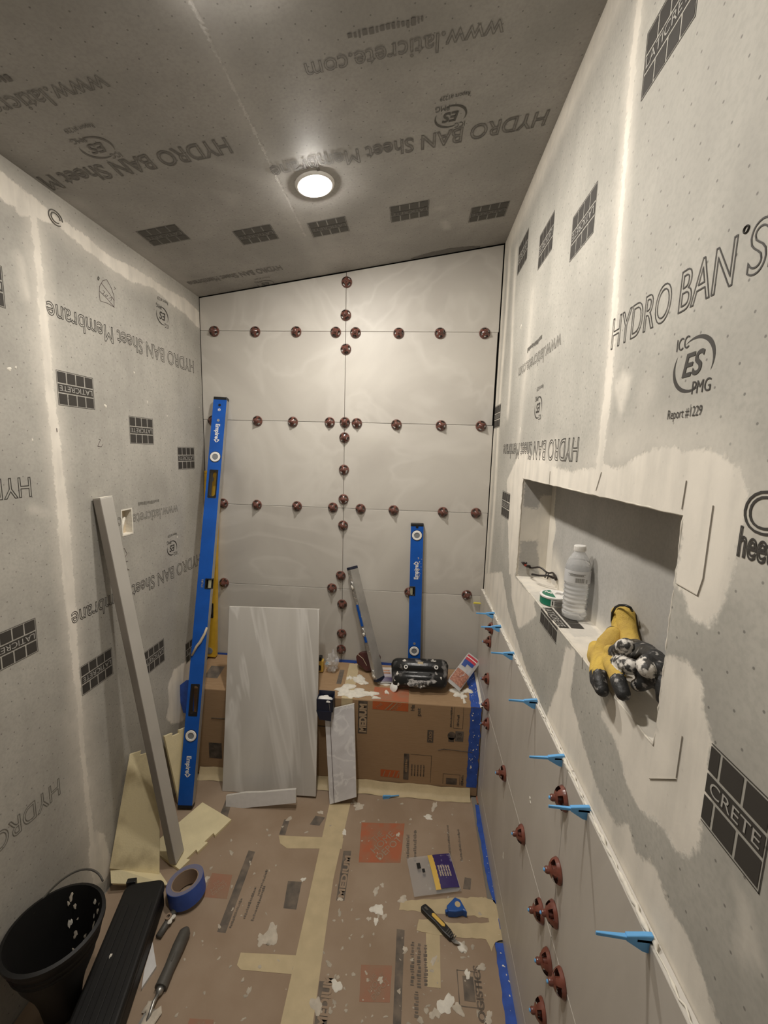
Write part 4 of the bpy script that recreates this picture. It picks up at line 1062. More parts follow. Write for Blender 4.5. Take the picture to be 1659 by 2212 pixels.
# ================================================================ LEVELLING CAPS
def cap_proto():
    t = thing('leveling_cap', 'x', 'leveling cap', (0, 0, 0))
    mb = MB(); n = 20      # domed shell with four windows
    prof = [(.0215, .0), (.0222, .002), (.0210, .0045), (.0195, .0075), (.0165, .0115), (.0120, .0150), (.0075, .0172), (.0060, .0180)]
    mb.lathe(prof, n, skip=lambda i, k: i in (3, 4) and (k % 5) in (1, 2, 3), cap=False)
    inn = [(.0060, .0172), (.0068, .0160), (.0110, .0138), (.0150, .0105), (.0178, .0070), (.0190, .0042), (.0200, .0)]
    mb.lathe(inn, n, skip=lambda i, k: i in (2, 3) and (k % 5) in (1, 2, 3), cap=False)
    mb.build('dome', M['dome'], t, smooth=True, auto=.7)
    mb = MB(); mb.lathe([(.0062, .0165), (.0064, .0225), (.0052, .0250), (.0022, .0262), (.0, .0264)], 14, cap=False)
    mb.lathe([(.0085, .0), (.0075, .012), (.0060, .0168)], 12, cap=False)
    mb.build('hub', M['dome'], t, smooth=True, auto=.7)
    mb = MB(); mb.lathe([(.0030, -.002), (.0030, .0275), (.0018, .0285)], 10); mb.build('threaded_stem', M['dome'], t, smooth=True, auto=.7)
    return t
cap0 = cap_proto(); used = [False]
CAPS_DONE = []
def cap_at(P, n, label, group, spin, scale=1.0, red=False):
    x, y, z = basis(n, (math.cos(spin), .001, math.sin(spin)) if abs(n[1]) > .5 else (.001, math.cos(spin), math.sin(spin)))
    T = frame(P, x, y, z) @ Matrix.Scale(scale, 4)
    if not used[0]: o = cap0; used[0] = True; o.matrix_world = T
    else: o = copy_tree(cap0, T)
    o['label'] = label; o['group'] = group
    if red:
        for ch in o.children:
            ch.material_slots[0].link = 'OBJECT'; ch.material_slots[0].material = M['domeR'] if ch.name.startswith(('dome', 'hub')) else M['blue_w']
    return o
ORD = ['first', 'second', 'third', 'fourth', 'fifth', 'sixth', 'seventh', 'eighth', 'ninth', 'tenth', 'eleventh', 'twelfth']
YT = YB - .0005
rowsC = [('top', [(460, 714), (549, 715), (638, 715), (724, 716), (767, 717), (861, 718), (951, 718), (1048, 718)]),
         ('second highest', [(457, 908), (554, 909), (631, 911), (711, 912), (770, 914), (856, 917), (953, 919), (1040, 920)]),
         ('third highest', [(480, 1088), (553, 1091), (640, 1094), (718, 1097), (778, 1100), (850, 1103), (957, 1107), (1029, 1109)]),
         ('lowest', [(482, 1260), (716, 1272), (884, 1281), (1009, 1287)])]
si = 0
for nm, lst in rowsC:
    for k, p in enumerate(lst):
        si += 1; q = on_back(*p, YT - .012); q[1] = YT
        cap_at(q, (0, -1, 0), 'brown leveling cap on the %s horizontal joint of the back wall, %s from left' % (nm, ORD[k]), 'brown leveling caps on the back wall joints', si * 1.7, .98)
for k, p in enumerate([(748, 607), (746, 679), (746, 753), (744, 912), (743, 945), (742, 1015), (741, 1079), (740, 1136), (735, 1245), (738, 1307), (737, 1371), (736, 1405)]):
    si += 1; q = on_back(*p, YT - .012); q[1] = YT
    cap_at(q, (0, -1, 0), 'brown leveling cap on the upright joint of the back wall, %s from top' % ORD[k], 'brown leveling caps on the back wall joints', si * 1.3, .98)
rc = [((1058, 1357), 'highest, under the second blue wedge'), ((1054, 1386), 'second highest, close under the highest one'), ((1050, 1466), 'beside the clear pouch on the bench'), ((1050, 1522), 'beside the upper end of the blue bench tape'), ((1050, 1563), 'below the one at the blue bench tape'),
      ((1084, 1670), 'level with the foot of the bench'), ((1208, 1724), 'behind the blue wedge nearest but one'), ((1122, 1802), 'beside the orange carton print'), ((1196, 1880), 'alone above the closest pair'), ((1160, 1967), 'left one of the upper touching pair'), ((1188, 1973), 'right one of the upper touching pair'),
      ((1176, 2077), 'upper one of the lower pair'), ((1204, 2122), 'lower one of the lower pair'), ((1164, 2184), 'at the bottom edge of the photo')]
for k, (p, d) in enumerate(rc):
    q = on_right(p[0] - 1, p[1], XT - .010); q[0] = XT - .0003
    cap_at(q, (-1, 0, 0), 'reddish leveling cap on right wall tiles, ' + d, 'reddish leveling caps on the right wall tiles', k * 1.1, .98, red=True)
bpy.data.objects.remove(bpy.data.objects['x']) if 'x' in bpy.data.objects else None

# blue tile wedges pushed into the top joint of the right wall
def wedge_proto():
    t = thing('tile_wedge', 'x', 'wedge', (0, 0, 0))
    mb = MB()      # x = out of the wall, y = along the joint, z = up ; tapering blade with a square head at the wall
    mb.prism([(-.006, -.003), (.014, -.003), (.060, -.0012), (.060, .0012), (.014, .0030), (-.006, .003)], -.0022, .0022, frame((0, 0, 0), EX, EY, EZ)); mb.build('blade', M['blue_w'], t, bevel=.0005, bseg=1)
    mb = MB(); mb.prism([(-.004, -.017), (.006, -.015), (.026, -.003), (.026, .004), (.006, .007), (-.004, .008)], -.003, .003, frame((0, 0, 0), EX, EZ, -EY)); mb.build('head', M['blue_w'], t, bevel=.0008, bseg=1)
    return t
wed0 = wedge_proto()
wl = ['farthest blue wedge in the right wall tile joint, near the back corner', 'second blue wedge from the back corner in the right wall tile joint', 'third blue wedge from the back corner in the right wall tile joint', 'fourth blue wedge from the back corner, under the niche', 'fifth blue wedge from the back corner, below the yellow gloves', 'sixth blue wedge from the back, beside a reddish leveling cap', 'largest and nearest blue wedge in the right wall tile joint']
for k, (px, py) in enumerate(((1065, 1335), (1079, 1357), (1107, 1416), (1156, 1520), (1214, 1641), (1268, 1748), (1402, 2022))):
    q = on_right(px, py, XT); T = frame((XT, q[1], .7985 + .0025), -EX, -EY, EZ) @ Matrix.Rotation(.04 * math.sin(k * 2), 4, 'Y')
    o = wed0 if k == 0 else copy_tree(wed0, T); o.matrix_world = T; o['label'] = wl[k]; o['group'] = 'blue wedges along the right wall'
q = fh(845, 1698); T = frame((q[0], 1.478, .0115), nrm((1, .25, 0)), nrm((-.25, 1, 0)), EZ)
o = copy_tree(wed0, T @ Matrix.Translation((-.025, 0, 0))); o['label'] = 'blue plastic wedge lying on the tape at the foot of the bench'
if 'group' in o: del o['group']
# yellow tab stuck by the back right corner, red scrap by the bench foot
mb = MB(); q = on_back(1030, 1303, YB - .012); mb.prism([(-.016, -.003), (.016, -.0025), (.016, .003), (-.012, .004)], -.003, .003, frame(q, EX, EZ, -EY))
tab = thing('tile_shim', 'small yellow plastic shim sticking out under the lowest right cap', 'shim', (0, 0, 0)); mb.build('shim_body', mat('shim_yellow', (.72, .62, .10), .5), tab, bevel=.0006, bseg=1)
q = fh(1036, 1728); red = thing('red_scrap', 'small torn orange carton scrap on the floor at the bench corner', 'scrap', (0, 0, 0))
mb = MB(); mb.prism([(-.010, -.020), (.006, -.021), (.010, .0), (.008, .016), (-.008, .018), (-.012, .004)], .0012, .0022, frame((q[0] - .002, q[1], FZ), EX, EY, EZ)); mb.build('scrap', M['corF'], red)

# ================================================================ IN THE NICHE
SZ = NZ0 + .001
def lathe_thing(name, label, cat, loc): return thing(name, label, cat, loc)
q = on_hor(1256, 1334, SZ); bx, by = NXB - .030, q[1]
bo = thing('water_bottle', 'clear ribbed plastic water bottle with white cap standing in the niche', 'bottle', (bx, by, SZ))
bo.scale = (.80, .80, .82)
pr = [(.0, .004), (.018, .0015), (.026, .0), (.0305, .004), (.0320, .012)]
z = .016
while z < .088:
    pr += [(.0325, z), (.0316, z + .003), (.0288, z + .006), (.0316, z + .009)]; z += .0115
pr += [(.0325, .098), (.0325, .135), (.0318, .142), (.0300, .150), (.0255, .162), (.0185, .173), (.0140, .179), (.0128, .183), (.0128, .188)]
mb = MB(); mb.lathe(pr, 40, cap=False); mb.build('bottle_body', M['bottle'], bo, smooth=True)
mb = MB(); mb.lathe([(0, .0055)] + [(r - .0012, zz + (.0015 if i < 3 else 0)) for i, (r, zz) in enumerate(pr[1:-6])] + [(.0255, .156), (0, .156)], 36, cap=False); mb.build('water', M['water'], bo, smooth=True)
mb = MB(); mb.lathe([(.0145, .183), (.0148, .184), (.0148, .196), (.0140, .1975), (.0, .198)], 36, cap=False)
for k in range(36): 
    a = 2 * PI * k / 36; mb.box((.0149 * math.cos(a), .0149 * math.sin(a), .190), (.0008, .0008, .011))
mb.build('bottle_cap', M['white'], bo, smooth=True, auto=.6)
mb = MB(); mb.lathe([(.0329, .101), (.0330, .102), (.0330, .133), (.0329, .134)], 40, cap=False); lb = mb.build('bottle_label', M['labelf'], bo, smooth=True)
mb = MB()
def onlab(a0, a1, z0, z1, r=.0333):
    n = max(1, int(abs(a1 - a0) / .12) + 1)
    vs = []; 
    for i in range(n + 1):
        a = a0 + (a1 - a0) * i / n; vs += [(r * math.cos(a), r * math.sin(a), z0), (r * math.cos(a), r * math.sin(a), z1)]
    mb.add(vs, [(2 * i, 2 * i + 2, 2 * i + 3, 2 * i + 1) for i in range(n)])
ac = math.atan2(-by, -bx)      # towards the viewer
onlab(ac - .75, ac + .62, .1255, .1268); onlab(ac - .75, ac + .62, .1205, .1212)
a = ac - .12
for k in range(20):
    wv = (.010, .018, .026, .012)[(k * 7) % 4]; onlab(a, a + wv, .1045, .1165); a += wv + (.014, .022)[k % 2]
for k in range(14): onlab(ac - .55 + k * .075, ac - .55 + k * .075 + .05, .1222, .1248)
for zz in (.1040, .1065, .1090, .1115): onlab(ac + .70, ac + .85, zz, zz + .0012)
mb.build('label_print', M['print2'], lb)
# round can
q = on_hor(1196, 1292, SZ + .012); cx, cy = XR + .040, q[1]
can = thing('round_can', 'flat round green and white can lying on the niche sill', 'can', (cx, cy, SZ))
CT = Matrix.Rotation(math.atan2(-cy, -cx), 4, 'Z')
CA = lambda a: math.atan2(-cy, -cx) + a
mb = MB(); mb.lathe([(.030, 0), (.0325, .001), (.0330, .003), (.0330, .0175)], 48, cap=True); mb.build('can_base', M['white'], can, smooth=True, auto=.6)
mb = MB(); mb.lathe([(.0335, .0175), (.0340, .0185), (.0340, .0215), (.0325, .0228), (.0290, .0228), (.0285, .0222), (.0, .0222)], 48, cap=False); lid = mb.build('can_lid', M['white'], can, smooth=True, auto=.5)
mb = MB()
def band(r, a0, a1, z0, z1, mi):
    n = max(1, int(abs(a1 - a0) / .1)); vs = []
    for i in range(n + 1):
        a = CA(a0 + (a1 - a0) * i / n); vs += [(r * math.cos(a), r * math.sin(a), z0), (r * math.cos(a), r * math.sin(a), z1)]
    mb.add(vs, [(2 * i, 2 * i + 2, 2 * i + 3, 2 * i + 1) for i in range(n)], mi)
band(.0332, -2.6, -.22, .001, .0172, 0); band(.0333, -.14, -.06, .004, .014, 1)
for k in range(6): band(.0333, .02, .66, .0035 + k * .002, .0045 + k * .002, 1)
band(.0333, .78, .95, .003, .0045, 1); band(.0333, .78, .82, .003, .0155, 1); band(.0333, .91, .95, .003, .0155, 1); band(.0333, -2.6, 1.0, .0165, .0174, 1)
mb.build('can_label', [M['can_g'], M['print_']], can)
mb = MB(); n = 28; pts = [(.0285 * math.cos(CA(a)), .0285 * math.sin(CA(a)), .0224) for a in np.linspace(-2.75, .12, n)]
mb.add(pts, [tuple(range(n))]); mb.build('lid_print', M['can_g'], lid)
mb = MB(); u = np.array((math.sin(math.atan2(-cy, -cx)), -math.cos(math.atan2(-cy, -cx)), 0)) * -1; u = nrm(np.array((.78, -.62, 0))); v = np.cross(EZ, u)
put_text(mb, 'NLT', np.array((-.012, .004, .0226)) - u * .012 , u, v, length=.032, cap=.012, off=.0002, bold=.03); mb.build('lid_lettering', M['white'], lid)
mb = MB()
for k in range(4): lines_print(mb, np.array((.004, .010, .0226)) + v * (.004 - k * .004) + u * .002, u, v, .018, .003)
tag(mb.build('small_print', M['print2'], lid), kind='stuff')
# safety glasses
gp = on_hor(1165, 1250, SZ); gl = thing('safety_glasses', 'dark framed safety glasses lying upside down at the far end of the niche', 'glasses', (gp[0] - .004, gp[1] - .034, SZ))
gx = nrm((.35, -.94, 0)); gy = np.cross(EZ, gx); G = frame((0, 0, 0), gx, gy, EZ)
mb = MB(); arc = [(-.060 + .012 * abs(s) ** 3, .0, 0) for s in (0,)]
fr = [G @ Vector((-.058 + .116 * s, .018 * (1 - (2 * s - 1) ** 2), .030 - .004 * math.cos(4 * PI * s))) for s in np.linspace(0, 1, 17)]
mb.tube(fr, [.0042 if i > 13 else .0026 for i in range(17)], 8); mb.build('brow_frame', M['frame'], gl, smooth=True)
for s in (-1, 1):
    mb = MB(); vs = []; N = 10
    for i in range(N + 1):
        t_ = i / N; xx = s * (.008 + .048 * t_); b_ = .018 * (1 - (xx / .058) ** 2); top = .029; low = .029 - .027 * math.sin(PI * min(1, max(.06, t_ * .94 + .03))) ** .5
        vs += [tuple(G @ Vector((xx, b_, top))), tuple(G @ Vector((xx, b_ + .002, low)))]
    mb.add(vs, [(2 * i, 2 * i + 2, 2 * i + 3, 2 * i + 1) for i in range(N)]); mb.build('lens', M['lens'], gl, smooth=True)
    mb = MB(); mb.tube([G @ Vector(p) for p in ((s * .057, .0, .030), (s * .058, -.010, .031), (s * .052, -.022, .036), (s * .030 if s > 0 else s * .05, -.032, .045 if s < 0 else .03), (s * .005 if s > 0 else s * .025, -.036, .050 if s < 0 else .026))], [.0042, .0036, .0028, .0026, .0034], 8); mb.build('temple', M['frame'], gl, smooth=True)
mb = MB(); mb.tube([G @ Vector((-.004, .018, .027)), G @ Vector((-.006, .016, .016)), G @ Vector((-.004, .014, .010))], .0018, 6); mb.tube([G @ Vector((.004, .018, .027)), G @ Vector((.006, .016, .016)), G @ Vector((.005, .014, .010))], .0018, 6); mb.build('nose_pads', M['frame'], gl, smooth=True)
mb = MB(); mb.box(tuple(G @ Vector((-.040, -.028, .040))), (.006, .006, .006)); mb.build('temple_tip', M['redp'], gl, bevel=.001)

# ================================================================ GLOVES
def organic(name, chains, rules, mats, parent, voxel=.0022, smooth=3, T=None):
    """one continuous skin round tapered chains; rules(chain index, t along chain) gives the material index of a face"""
    bm = bmesh.new()
    for pts, rs, *fl in chains:
        P = [Vector(p) for p in pts]
        for i in range(len(P) - 1):
            n = max(2, int((P[i + 1] - P[i]).length / (min(rs[i], rs[i + 1]) * .45)))
            for k in range(n + 1):
                t = k / n; c = P[i].lerp(P[i + 1], t); r = rs[i] * (1 - t) + rs[i + 1] * t
                bmesh.ops.create_icosphere(bm, subdivisions=2, radius=r, matrix=Matrix.Translation(c))
    me = bpy.data.meshes.new('tmp'); bm.to_mesh(me); bm.free()
    o = bpy.data.objects.new('tmp', me); COL.objects.link(o)
    rm = o.modifiers.new('r', 'REMESH'); rm.mode = 'VOXEL'; rm.voxel_size = voxel
    sm = o.modifiers.new('s', 'SMOOTH'); sm.iterations = smooth; sm.factor = .5
    dg = bpy.context.evaluated_depsgraph_get()
    res = bpy.data.meshes.new_from_object(o.evaluated_get(dg)); bpy.data.objects.remove(o); bpy.data.meshes.remove(me)
    res.name = name; res.materials.clear()
    for m in mats: res.materials.append(m)
    cen = np.array([p.center[:] for p in res.polygons]); best = np.full(len(cen), 1e9); mi = np.zeros(len(cen), int)
    for ci, (pts, rs, *fl) in enumerate(chains):
        L = len(pts) - 1
        for i in range(L):
            a, b = np.array(pts[i]), np.array(pts[i + 1]); e = b - a
            t = np.clip(((cen - a) @ e) / (e @ e + 1e-12), 0, 1); rr = rs[i] + (rs[i + 1] - rs[i]) * t
            d = np.linalg.norm(cen - a - t[:, None] * e, axis=1) - rr
            w_ = d < best; best = np.where(w_, d, best)
            mm = np.array([rules(ci, (i + q) / L) for q in t]) if w_.any() else mi
            mi = np.where(w_, mm, mi)
    res.polygons.foreach_set('material_index', mi.astype(np.int32)); res.polygons.foreach_set('use_smooth', [True] * len(res.polygons))
    ob = bpy.data.objects.new(name, res); COL.objects.link(ob); ob.parent = parent
    return ob
def rp(px, py, x): return tuple(on_right(px, py, x))
# glove A: back of a yellow hand draped over the sill, fingers hanging over the edge
ga = thing('work_glove', 'yellow work glove draped over the niche edge, dark fingertips hanging down', 'glove', rp(1310, 1440, .33), 'work gloves in the niche')
oA = np.array(ga.location)
def rel(o, lst): return [tuple(np.array(p) - o) for p in lst]
chA = [
    (rel(oA, [rp(1330, 1376, .350), rp(1318, 1400, .338), rp(1306, 1428, .325)]), [.016, .021, .021]),
    (rel(oA, [rp(1290, 1402, .335), rp(1293, 1422, .322), rp(1312, 1440, .315)]), [.013, .017, .018]),
    (rel(oA, [rp(1297, 1428, .312), rp(1290, 1452, .298), rp(1292, 1474, .290), rp(1302, 1494, .287)]), [.013, .0105, .0105, .0095]),
    (rel(oA, [rp(1308, 1430, .310), rp(1298, 1452, .296), rp(1300, 1476, .288), rp(1304, 1495, .287)]), [.012, .0105, .0105, .010]),
    (rel(oA, [rp(1322, 1432, .312), rp(1334, 1458, .296), rp(1342, 1482, .289), rp(1350, 1503, .289)]), [.013, .0115, .0110, .0100]),
    (rel(oA, [rp(1328, 1430, .318), rp(1338, 1436, .308), rp(1352, 1441, .303), rp(1368, 1444, .305)]), [.013, .0115, .0125, .0115]),
    (rel(oA, [rp(1322, 1412, .322), rp(1338, 1412, .312), rp(1350, 1402, .308), rp(1357, 1398, .308)]), [.012, .0115, .012, .0115]),
]
def ruleA(ci, t):
    if ci in (2, 3): return 1 if t > .45 else 0
    if ci == 4: return 1 if t > .55 else 0
    if ci in (5,): return 2 if t > .35 else 0
    if ci == 6: return 2 if t > .62 else (1 if t > .25 else 0)
    return 0
organic('glove_skin', chA, ruleA, [M['glove_y'], M['glove_b'], M['glove_w']], ga)
mb = MB(); c = np.array(rp(1325, 1369, .356)) - oA
mb.tube([c + np.array((.010 * math.cos(a) , .0, .010 * math.sin(a))) * np.array((1, 1, 1)) for a in np.linspace(.3, 3.4, 14)], .0018, 6); mb.build('cuff_edge', M['blk'], ga, smooth=True)
ga.location.y += .005
# glove B: curled black coated glove, yellow cuff up against the niche back
gb = thing('work_glove', 'curled work glove caked in white, black palm and upright yellow cuff', 'glove', rp(1390, 1440, .34), 'work gloves in the niche')
oB = np.array(gb.location)
chB = [
    (rel(oB, [rp(1342, 1324, .370), rp(1344, 1345, .368), rp(1348, 1370, .364), rp(1354, 1392, .360)]), [.0160, .0160, .0160, .0160]),
    (rel(oB, [rp(1330, 1322, .372), rp(1331, 1350, .370), rp(1338, 1385, .362)]), [.015, .015, .015]),
    (rel(oB, [rp(1352, 1392, .358), rp(1378, 1412, .348), rp(1398, 1432, .340), rp(1410, 1455, .335)]), [.016, .022, .023, .019]),
    (rel(oB, [rp(1385, 1412, .340), rp(1402, 1418, .330), rp(1412, 1440, .322), rp(1398, 1458, .318)]), [.016, .014, .013, .011]),
    (rel(oB, [rp(1410, 1440, .330), rp(1420, 1468, .322), rp(1421, 1490, .318), rp(1418, 1502, .318)]), [.016, .0125, .010, .0085]),
    (rel(oB, [rp(1398, 1428, .325), rp(1388, 1424, .312), rp(1380, 1432, .306), rp(1384, 1440, .304)]), [.013, .0115, .0115, .0110]),
    (rel(oB, [rp(1402, 1452, .325), rp(1388, 1462, .316), rp(1372, 1472, .310), rp(1364, 1474, .308)]), [.014, .011, .0095, .0085]),
    (rel(oB, [rp(1400, 1440, .325), rp(1386, 1448, .314), rp(1374, 1448, .312)]), [.013, .0115, .0105]),
]
def ruleB(ci, t):
    if ci in (0, 1): return 0
    if ci == 5: return 2 if t > .45 else 1
    if ci == 6: return 2 if t > .7 else 1
    if ci == 2: return 0 if t < .12 else 1
    return 1
organic('glove_skin', chB, ruleB, [M['glove_y'], M['glove_b'], M['glove_w']], gb)
mb = MB()
mb.tube(rel(oB, [rp(1356, 1316, .371), rp(1352, 1309, .362), rp(1341, 1304, .358), rp(1329, 1304, .356), rp(1320, 1309, .356), rp(1314, 1320, .356), rp(1313, 1338, .358), rp(1315, 1348, .360)]), .0022, 7); mb.build('cuff_edge', M['blk'], gb, smooth=True)
gb.location.y -= .007; gb.location.x += .004

# ================================================================ FOAM MATS
def foam_outline(w_, h_, teeth_sides, tw=.034, td=.012):
    """interlocking mat piece w x h with puzzle teeth on the listed sides (0 bottom,1 right,2 top,3 left)"""
    c = [(0, 0), (w_, 0), (w_, h_), (0, h_)]; out = []
    for s in range(4):
        a, b = np.array(c[s], float), np.array(c[(s + 1) % 4], float); out.append(tuple(a))
        if s in teeth_sides:
            L = np.linalg.norm(b - a); d = (b - a) / L; n = np.array((d[1], -d[0])); k = int(L / tw); st = L / k
            for i in range(k - 1):
                if i % 2:
                    x0, x1 = i * st, (i + 1) * st
                    for x, o in ((x0 + .003, 0), (x0 - .001, -td), (x1 + .001, -td), (x1 - .003, 0)): out.append(tuple(a + d * x + n * o))
    return out
def mat_thing(label, org, u, v, w_, h_, teeth, m, th=.010, bend=None):
    n = np.cross(u, v); t = thing('foam_mat', label, 'foam mat', frame(org, u, v, n), 'cream interlocking foam mats')
    mb = MB(); mb.prism(foam_outline(w_, h_, teeth), 0, th); mb.build('mat_sheet', M[m], t); return t
# flat piece, under the tall level
A, B, Cc = fh(500, 1775), fh(408, 1692), fh(400, 1872)
u = nrm(A - Cc); u[2] = 0; v = np.cross(EZ, u)
mat_thing('cream foam mat lying flat with interlocking edge, under the tall blue level', Cc - u * .02 + EZ * .0003, u, v, np.linalg.norm(A - Cc) + .02, .155, (0,), 'foam', th=.009)
def plane_px(px, py, A, B, Cc): return onp(px, py, A, np.cross(B - A, Cc - A))
def mat_quad(label, P, m, th, teeth):
    P = [np.array(p, float) for p in P]; u = nrm(P[1] - P[0]); n = nrm(np.cross(u, P[3] - P[0])); v = np.cross(n, u)
    t = thing('foam_mat', label, 'foam mat', frame(P[0], u, v, n), 'cream interlocking foam mats')
    Q = [np.array(((p - P[0]) @ u, (p - P[0]) @ v)) for p in P]; out = []
    for s_ in range(4):
        a, b = Q[s_], Q[(s_ + 1) % 4]; out.append(tuple(a))
        if s_ in teeth:
            L = np.linalg.norm(b - a); d = (b - a) / L; nn = np.array((d[1], -d[0])); k = max(3, int(L / .03)); st = L / k
            for i_ in range(1, k - 1, 2):
                for x_, o_ in ((i_ * st + .002, 0), (i_ * st - .001, -.012), ((i_ + 1) * st + .001, -.012), ((i_ + 1) * st - .002, 0)): out.append(tuple(a + d * x_ + nn * o_))
    mb = MB(); mb.prism(out, 0, th); mb.build('mat_sheet', M[m], t); return t
# stained piece slumped in the corner of floor and left wall
A = on_left(281, 1628, XL + .004); B = on_left(238, 1872, XL + .004); Cc = on_hor(345, 1884, .010)
fm = mat_quad('stained cream foam mat slumped against the left wall behind the straightedge', [B, Cc, plane_px(346, 1608, A, B, Cc), A], 'foamS', .010, (2,))
bpy.context.view_layer.update()
Q = [B, Cc, on_hor(364, 1912, .014), on_hor(240, 1908, .040)]; Q2 = [np.array(p) + np.array((.002, .004, -.010)) for p in Q]
mb = MB(); inv = fm.matrix_world.inverted()
mb.add([tuple(inv @ Vector(p)) for p in Q + Q2], [(0, 1, 2, 3), (7, 6, 5, 4), (0, 4, 5, 1), (1, 5, 6, 2), (2, 6, 7, 3), (3, 7, 4, 0)]); mb.build('curled_foot', M['foam'], fm)
A = on_left(352, 1590, XL + .012); B = on_hor(385, 1738, .012); Cc = on_hor(398, 1726, .012)
mat_quad('cream foam mat leaning on the left wall between the straightedge and the tall level', [B, Cc, plane_px(400, 1570, A, B, Cc), A], 'foam', .008, (2,))
# blue film and torn paper tucked behind the level
q = thing('tape_scrap', 'folded scrap of blue painter tape stuck behind the tall blue level', 'tape', (0, 0, 0))
mb = MB(); P = [on_back(*p, 1.475) for p in ((389, 1480), (402, 1470), (418, 1470), (418, 1545), (396, 1540), (389, 1515))]
mb.add([tuple(p) for p in P] + [tuple(p + EY * .004) for p in P], [tuple(range(6)), tuple(range(11, 5, -1))] + [(k, (k + 1) % 6, 6 + (k + 1) % 6, 6 + k) for k in range(6)]); mb.build('scrap', M['blue_t'], q)

# ================================================================ FLOOR TOOLS
# roll of painter's tape standing on its edge, tilted
rc_ = np.array((-.648, 1.046, FZ + .0555)); ax = nrm((-.16, .05, .98)); x, y, z = basis(ax, (1, 0, 0))
lowest = .052 * math.sqrt(1 - ax[2] ** 2) + .024 * abs(ax[2])
rc_[2] = FZ + lowest + .0008
tr_ = thing('tape_roll', 'roll of blue painter tape tipped on its edge beside the foam mats', 'tape', frame(rc_, x, y, z))
mb = MB(); mb.lathe([(.0385, -.023), (.052, -.024), (.052, .024), (.0385, .023), (.0385, -.023)], 40, cap=False); mb.build('tape_wound', [mat('roll_blue', (.045, .10, .40), .55, var=.2, scale=30)], tr_, smooth=True, auto=.6)
mb = MB(); mb.lathe([(.0355, -.0235), (.0383, -.0235), (.0383, .0235), (.0355, .0235), (.0355, -.0235)], 40, cap=False); mb.build('paper_core', M['paper'], tr_, smooth=True, auto=.6)
mb = MB(); mb.lathe([(.0386, .0238), (.0510, .0246)], 40, cap=False); mb.build('dusty_face', mat('dusty_blue', (.17, .17, .25), .8), tr_)

# utility knife
a, b = fh(912, 1962), fh(982, 2036); d = b - a; u = nrm(d); v = np.cross(EZ, u); L = np.linalg.norm(d) * .93
kn = thing('utility_knife', 'black and yellow utility knife with its blade out on the floor', 'knife', frame(a + EZ * .0008, u, v, EZ))
mb = MB(); o = [(0, -.006), (.004, -.0115), (.03, -.0115), (.055, -.0095), (.085, -.0115), (L, -.010), (L + .003, .004), (.10, .0105), (.072, .0115), (.055, .0095), (.028, .0115), (.004, .009)]
mb.prism(o, 0, .014); mb.build('handle', M['blk'], kn, bevel=.003)
mb = MB(); mb.prism([(.036, .001), (.040, -.004), (.078, -.003), (.084, .002), (.080, .007), (.040, .0065)], .0135, .0158); mb.build('yellow_inlay', M['pouchy'], kn, bevel=.001)
mb = MB(); mb.prism([(.010, -.004), (.020, -.004), (.024, .001), (.012, .003)], .0135, .0150); mb.build('slider_slot', M['greyp'], kn)
for k in range(5):
    mb = MB(); mb.box((.095 + k * .006, 0, .0142), (.0022, .014, .0016)); mb.build('grip_rib', M['greyp'], kn)
mb = MB(); mb.prism([(L - .004, -.007), (L + .012, -.007), (L + .026, .004), (L - .004, .004)], .006, .0068); mb.build('blade', M['steel'], kn)
mb = MB(); blob(mb, (L + .030, .004, .0), .009, .004, st=1.6, jit=.4, seed=811); mb.build('mortar_splat', M['mortar'], kn, smooth=True)
# blue corner tool
bt0 = fh(985, 1968); ctz = thing('corner_tool', 'small blue plastic wedge-shaped tool with a round hole, above the knife', 'tool', frame(bt0 + EZ * .0008, nrm((1, .32, 0)), nrm((-.32, 1, 0)), EZ))
mb = MB(); o = [(-.030, -.012), (-.030, .004), (.004, .022), (.018, .012), (.022, -.014), (.024, -.026), (.014, -.018), (-.008, -.018)]
mb.prism(o, 0, .022); mb.build('body', M['blue_d'], ctz, bevel=.003)
mb = MB(); mb.lathe([(.0, .0205), (.0065, .0222), (.0075, .0226), (.0085, .0222)], 18, Matrix.Translation((.004, .0, 0))); mb.build('hole_plug', M['mask'], ctz)
mb = MB(); mb.box((-.031, -.004, .010), (.010, .008, .010)); mb.build('nozzle', M['blue_d'], ctz, bevel=.001)
# pouch of spacers
def pouch(name, label, T, w_, h_, th, seed, film='film'):
    t = thing(name, label, 'pouch', T); mb = MB(); r = random.Random(seed); nx, ny = 12, 16; vs = []; fs = []
    for s in (1, -1):
        for i in range(nx + 1):
            for j in range(ny + 1):
                a, b = i / nx, j / ny; e = (math.sin(PI * a) * math.sin(PI * b)) ** .5
                z = th / 2 + s * th / 2 * e + (r.uniform(-.12, .12) * th * e if s > 0 else 0)
                vs.append(((a - .5) * w_ + r.uniform(-.002, .002) * e, (b - .5) * h_, z))
    o = (nx + 1) * (ny + 1)
    for q in (0, o):
        for i in range(nx):
            for j in range(ny): fs.append((q + i * (ny + 1) + j, q + (i + 1) * (ny + 1) + j, q + (i + 1) * (ny + 1) + j + 1, q + i * (ny + 1) + j + 1))
    mb.add(vs, fs); mb.build('film_bag', M[film], t, smooth=True)
    return t, (lambda a, b, lift=.0008: ((a - .5) * w_, (b - .5) * h_, th / 2 + th / 2 * (math.sin(PI * min(max(a, .02), .98)) * math.sin(PI * min(max(b, .02), .98))) ** .5 + lift))
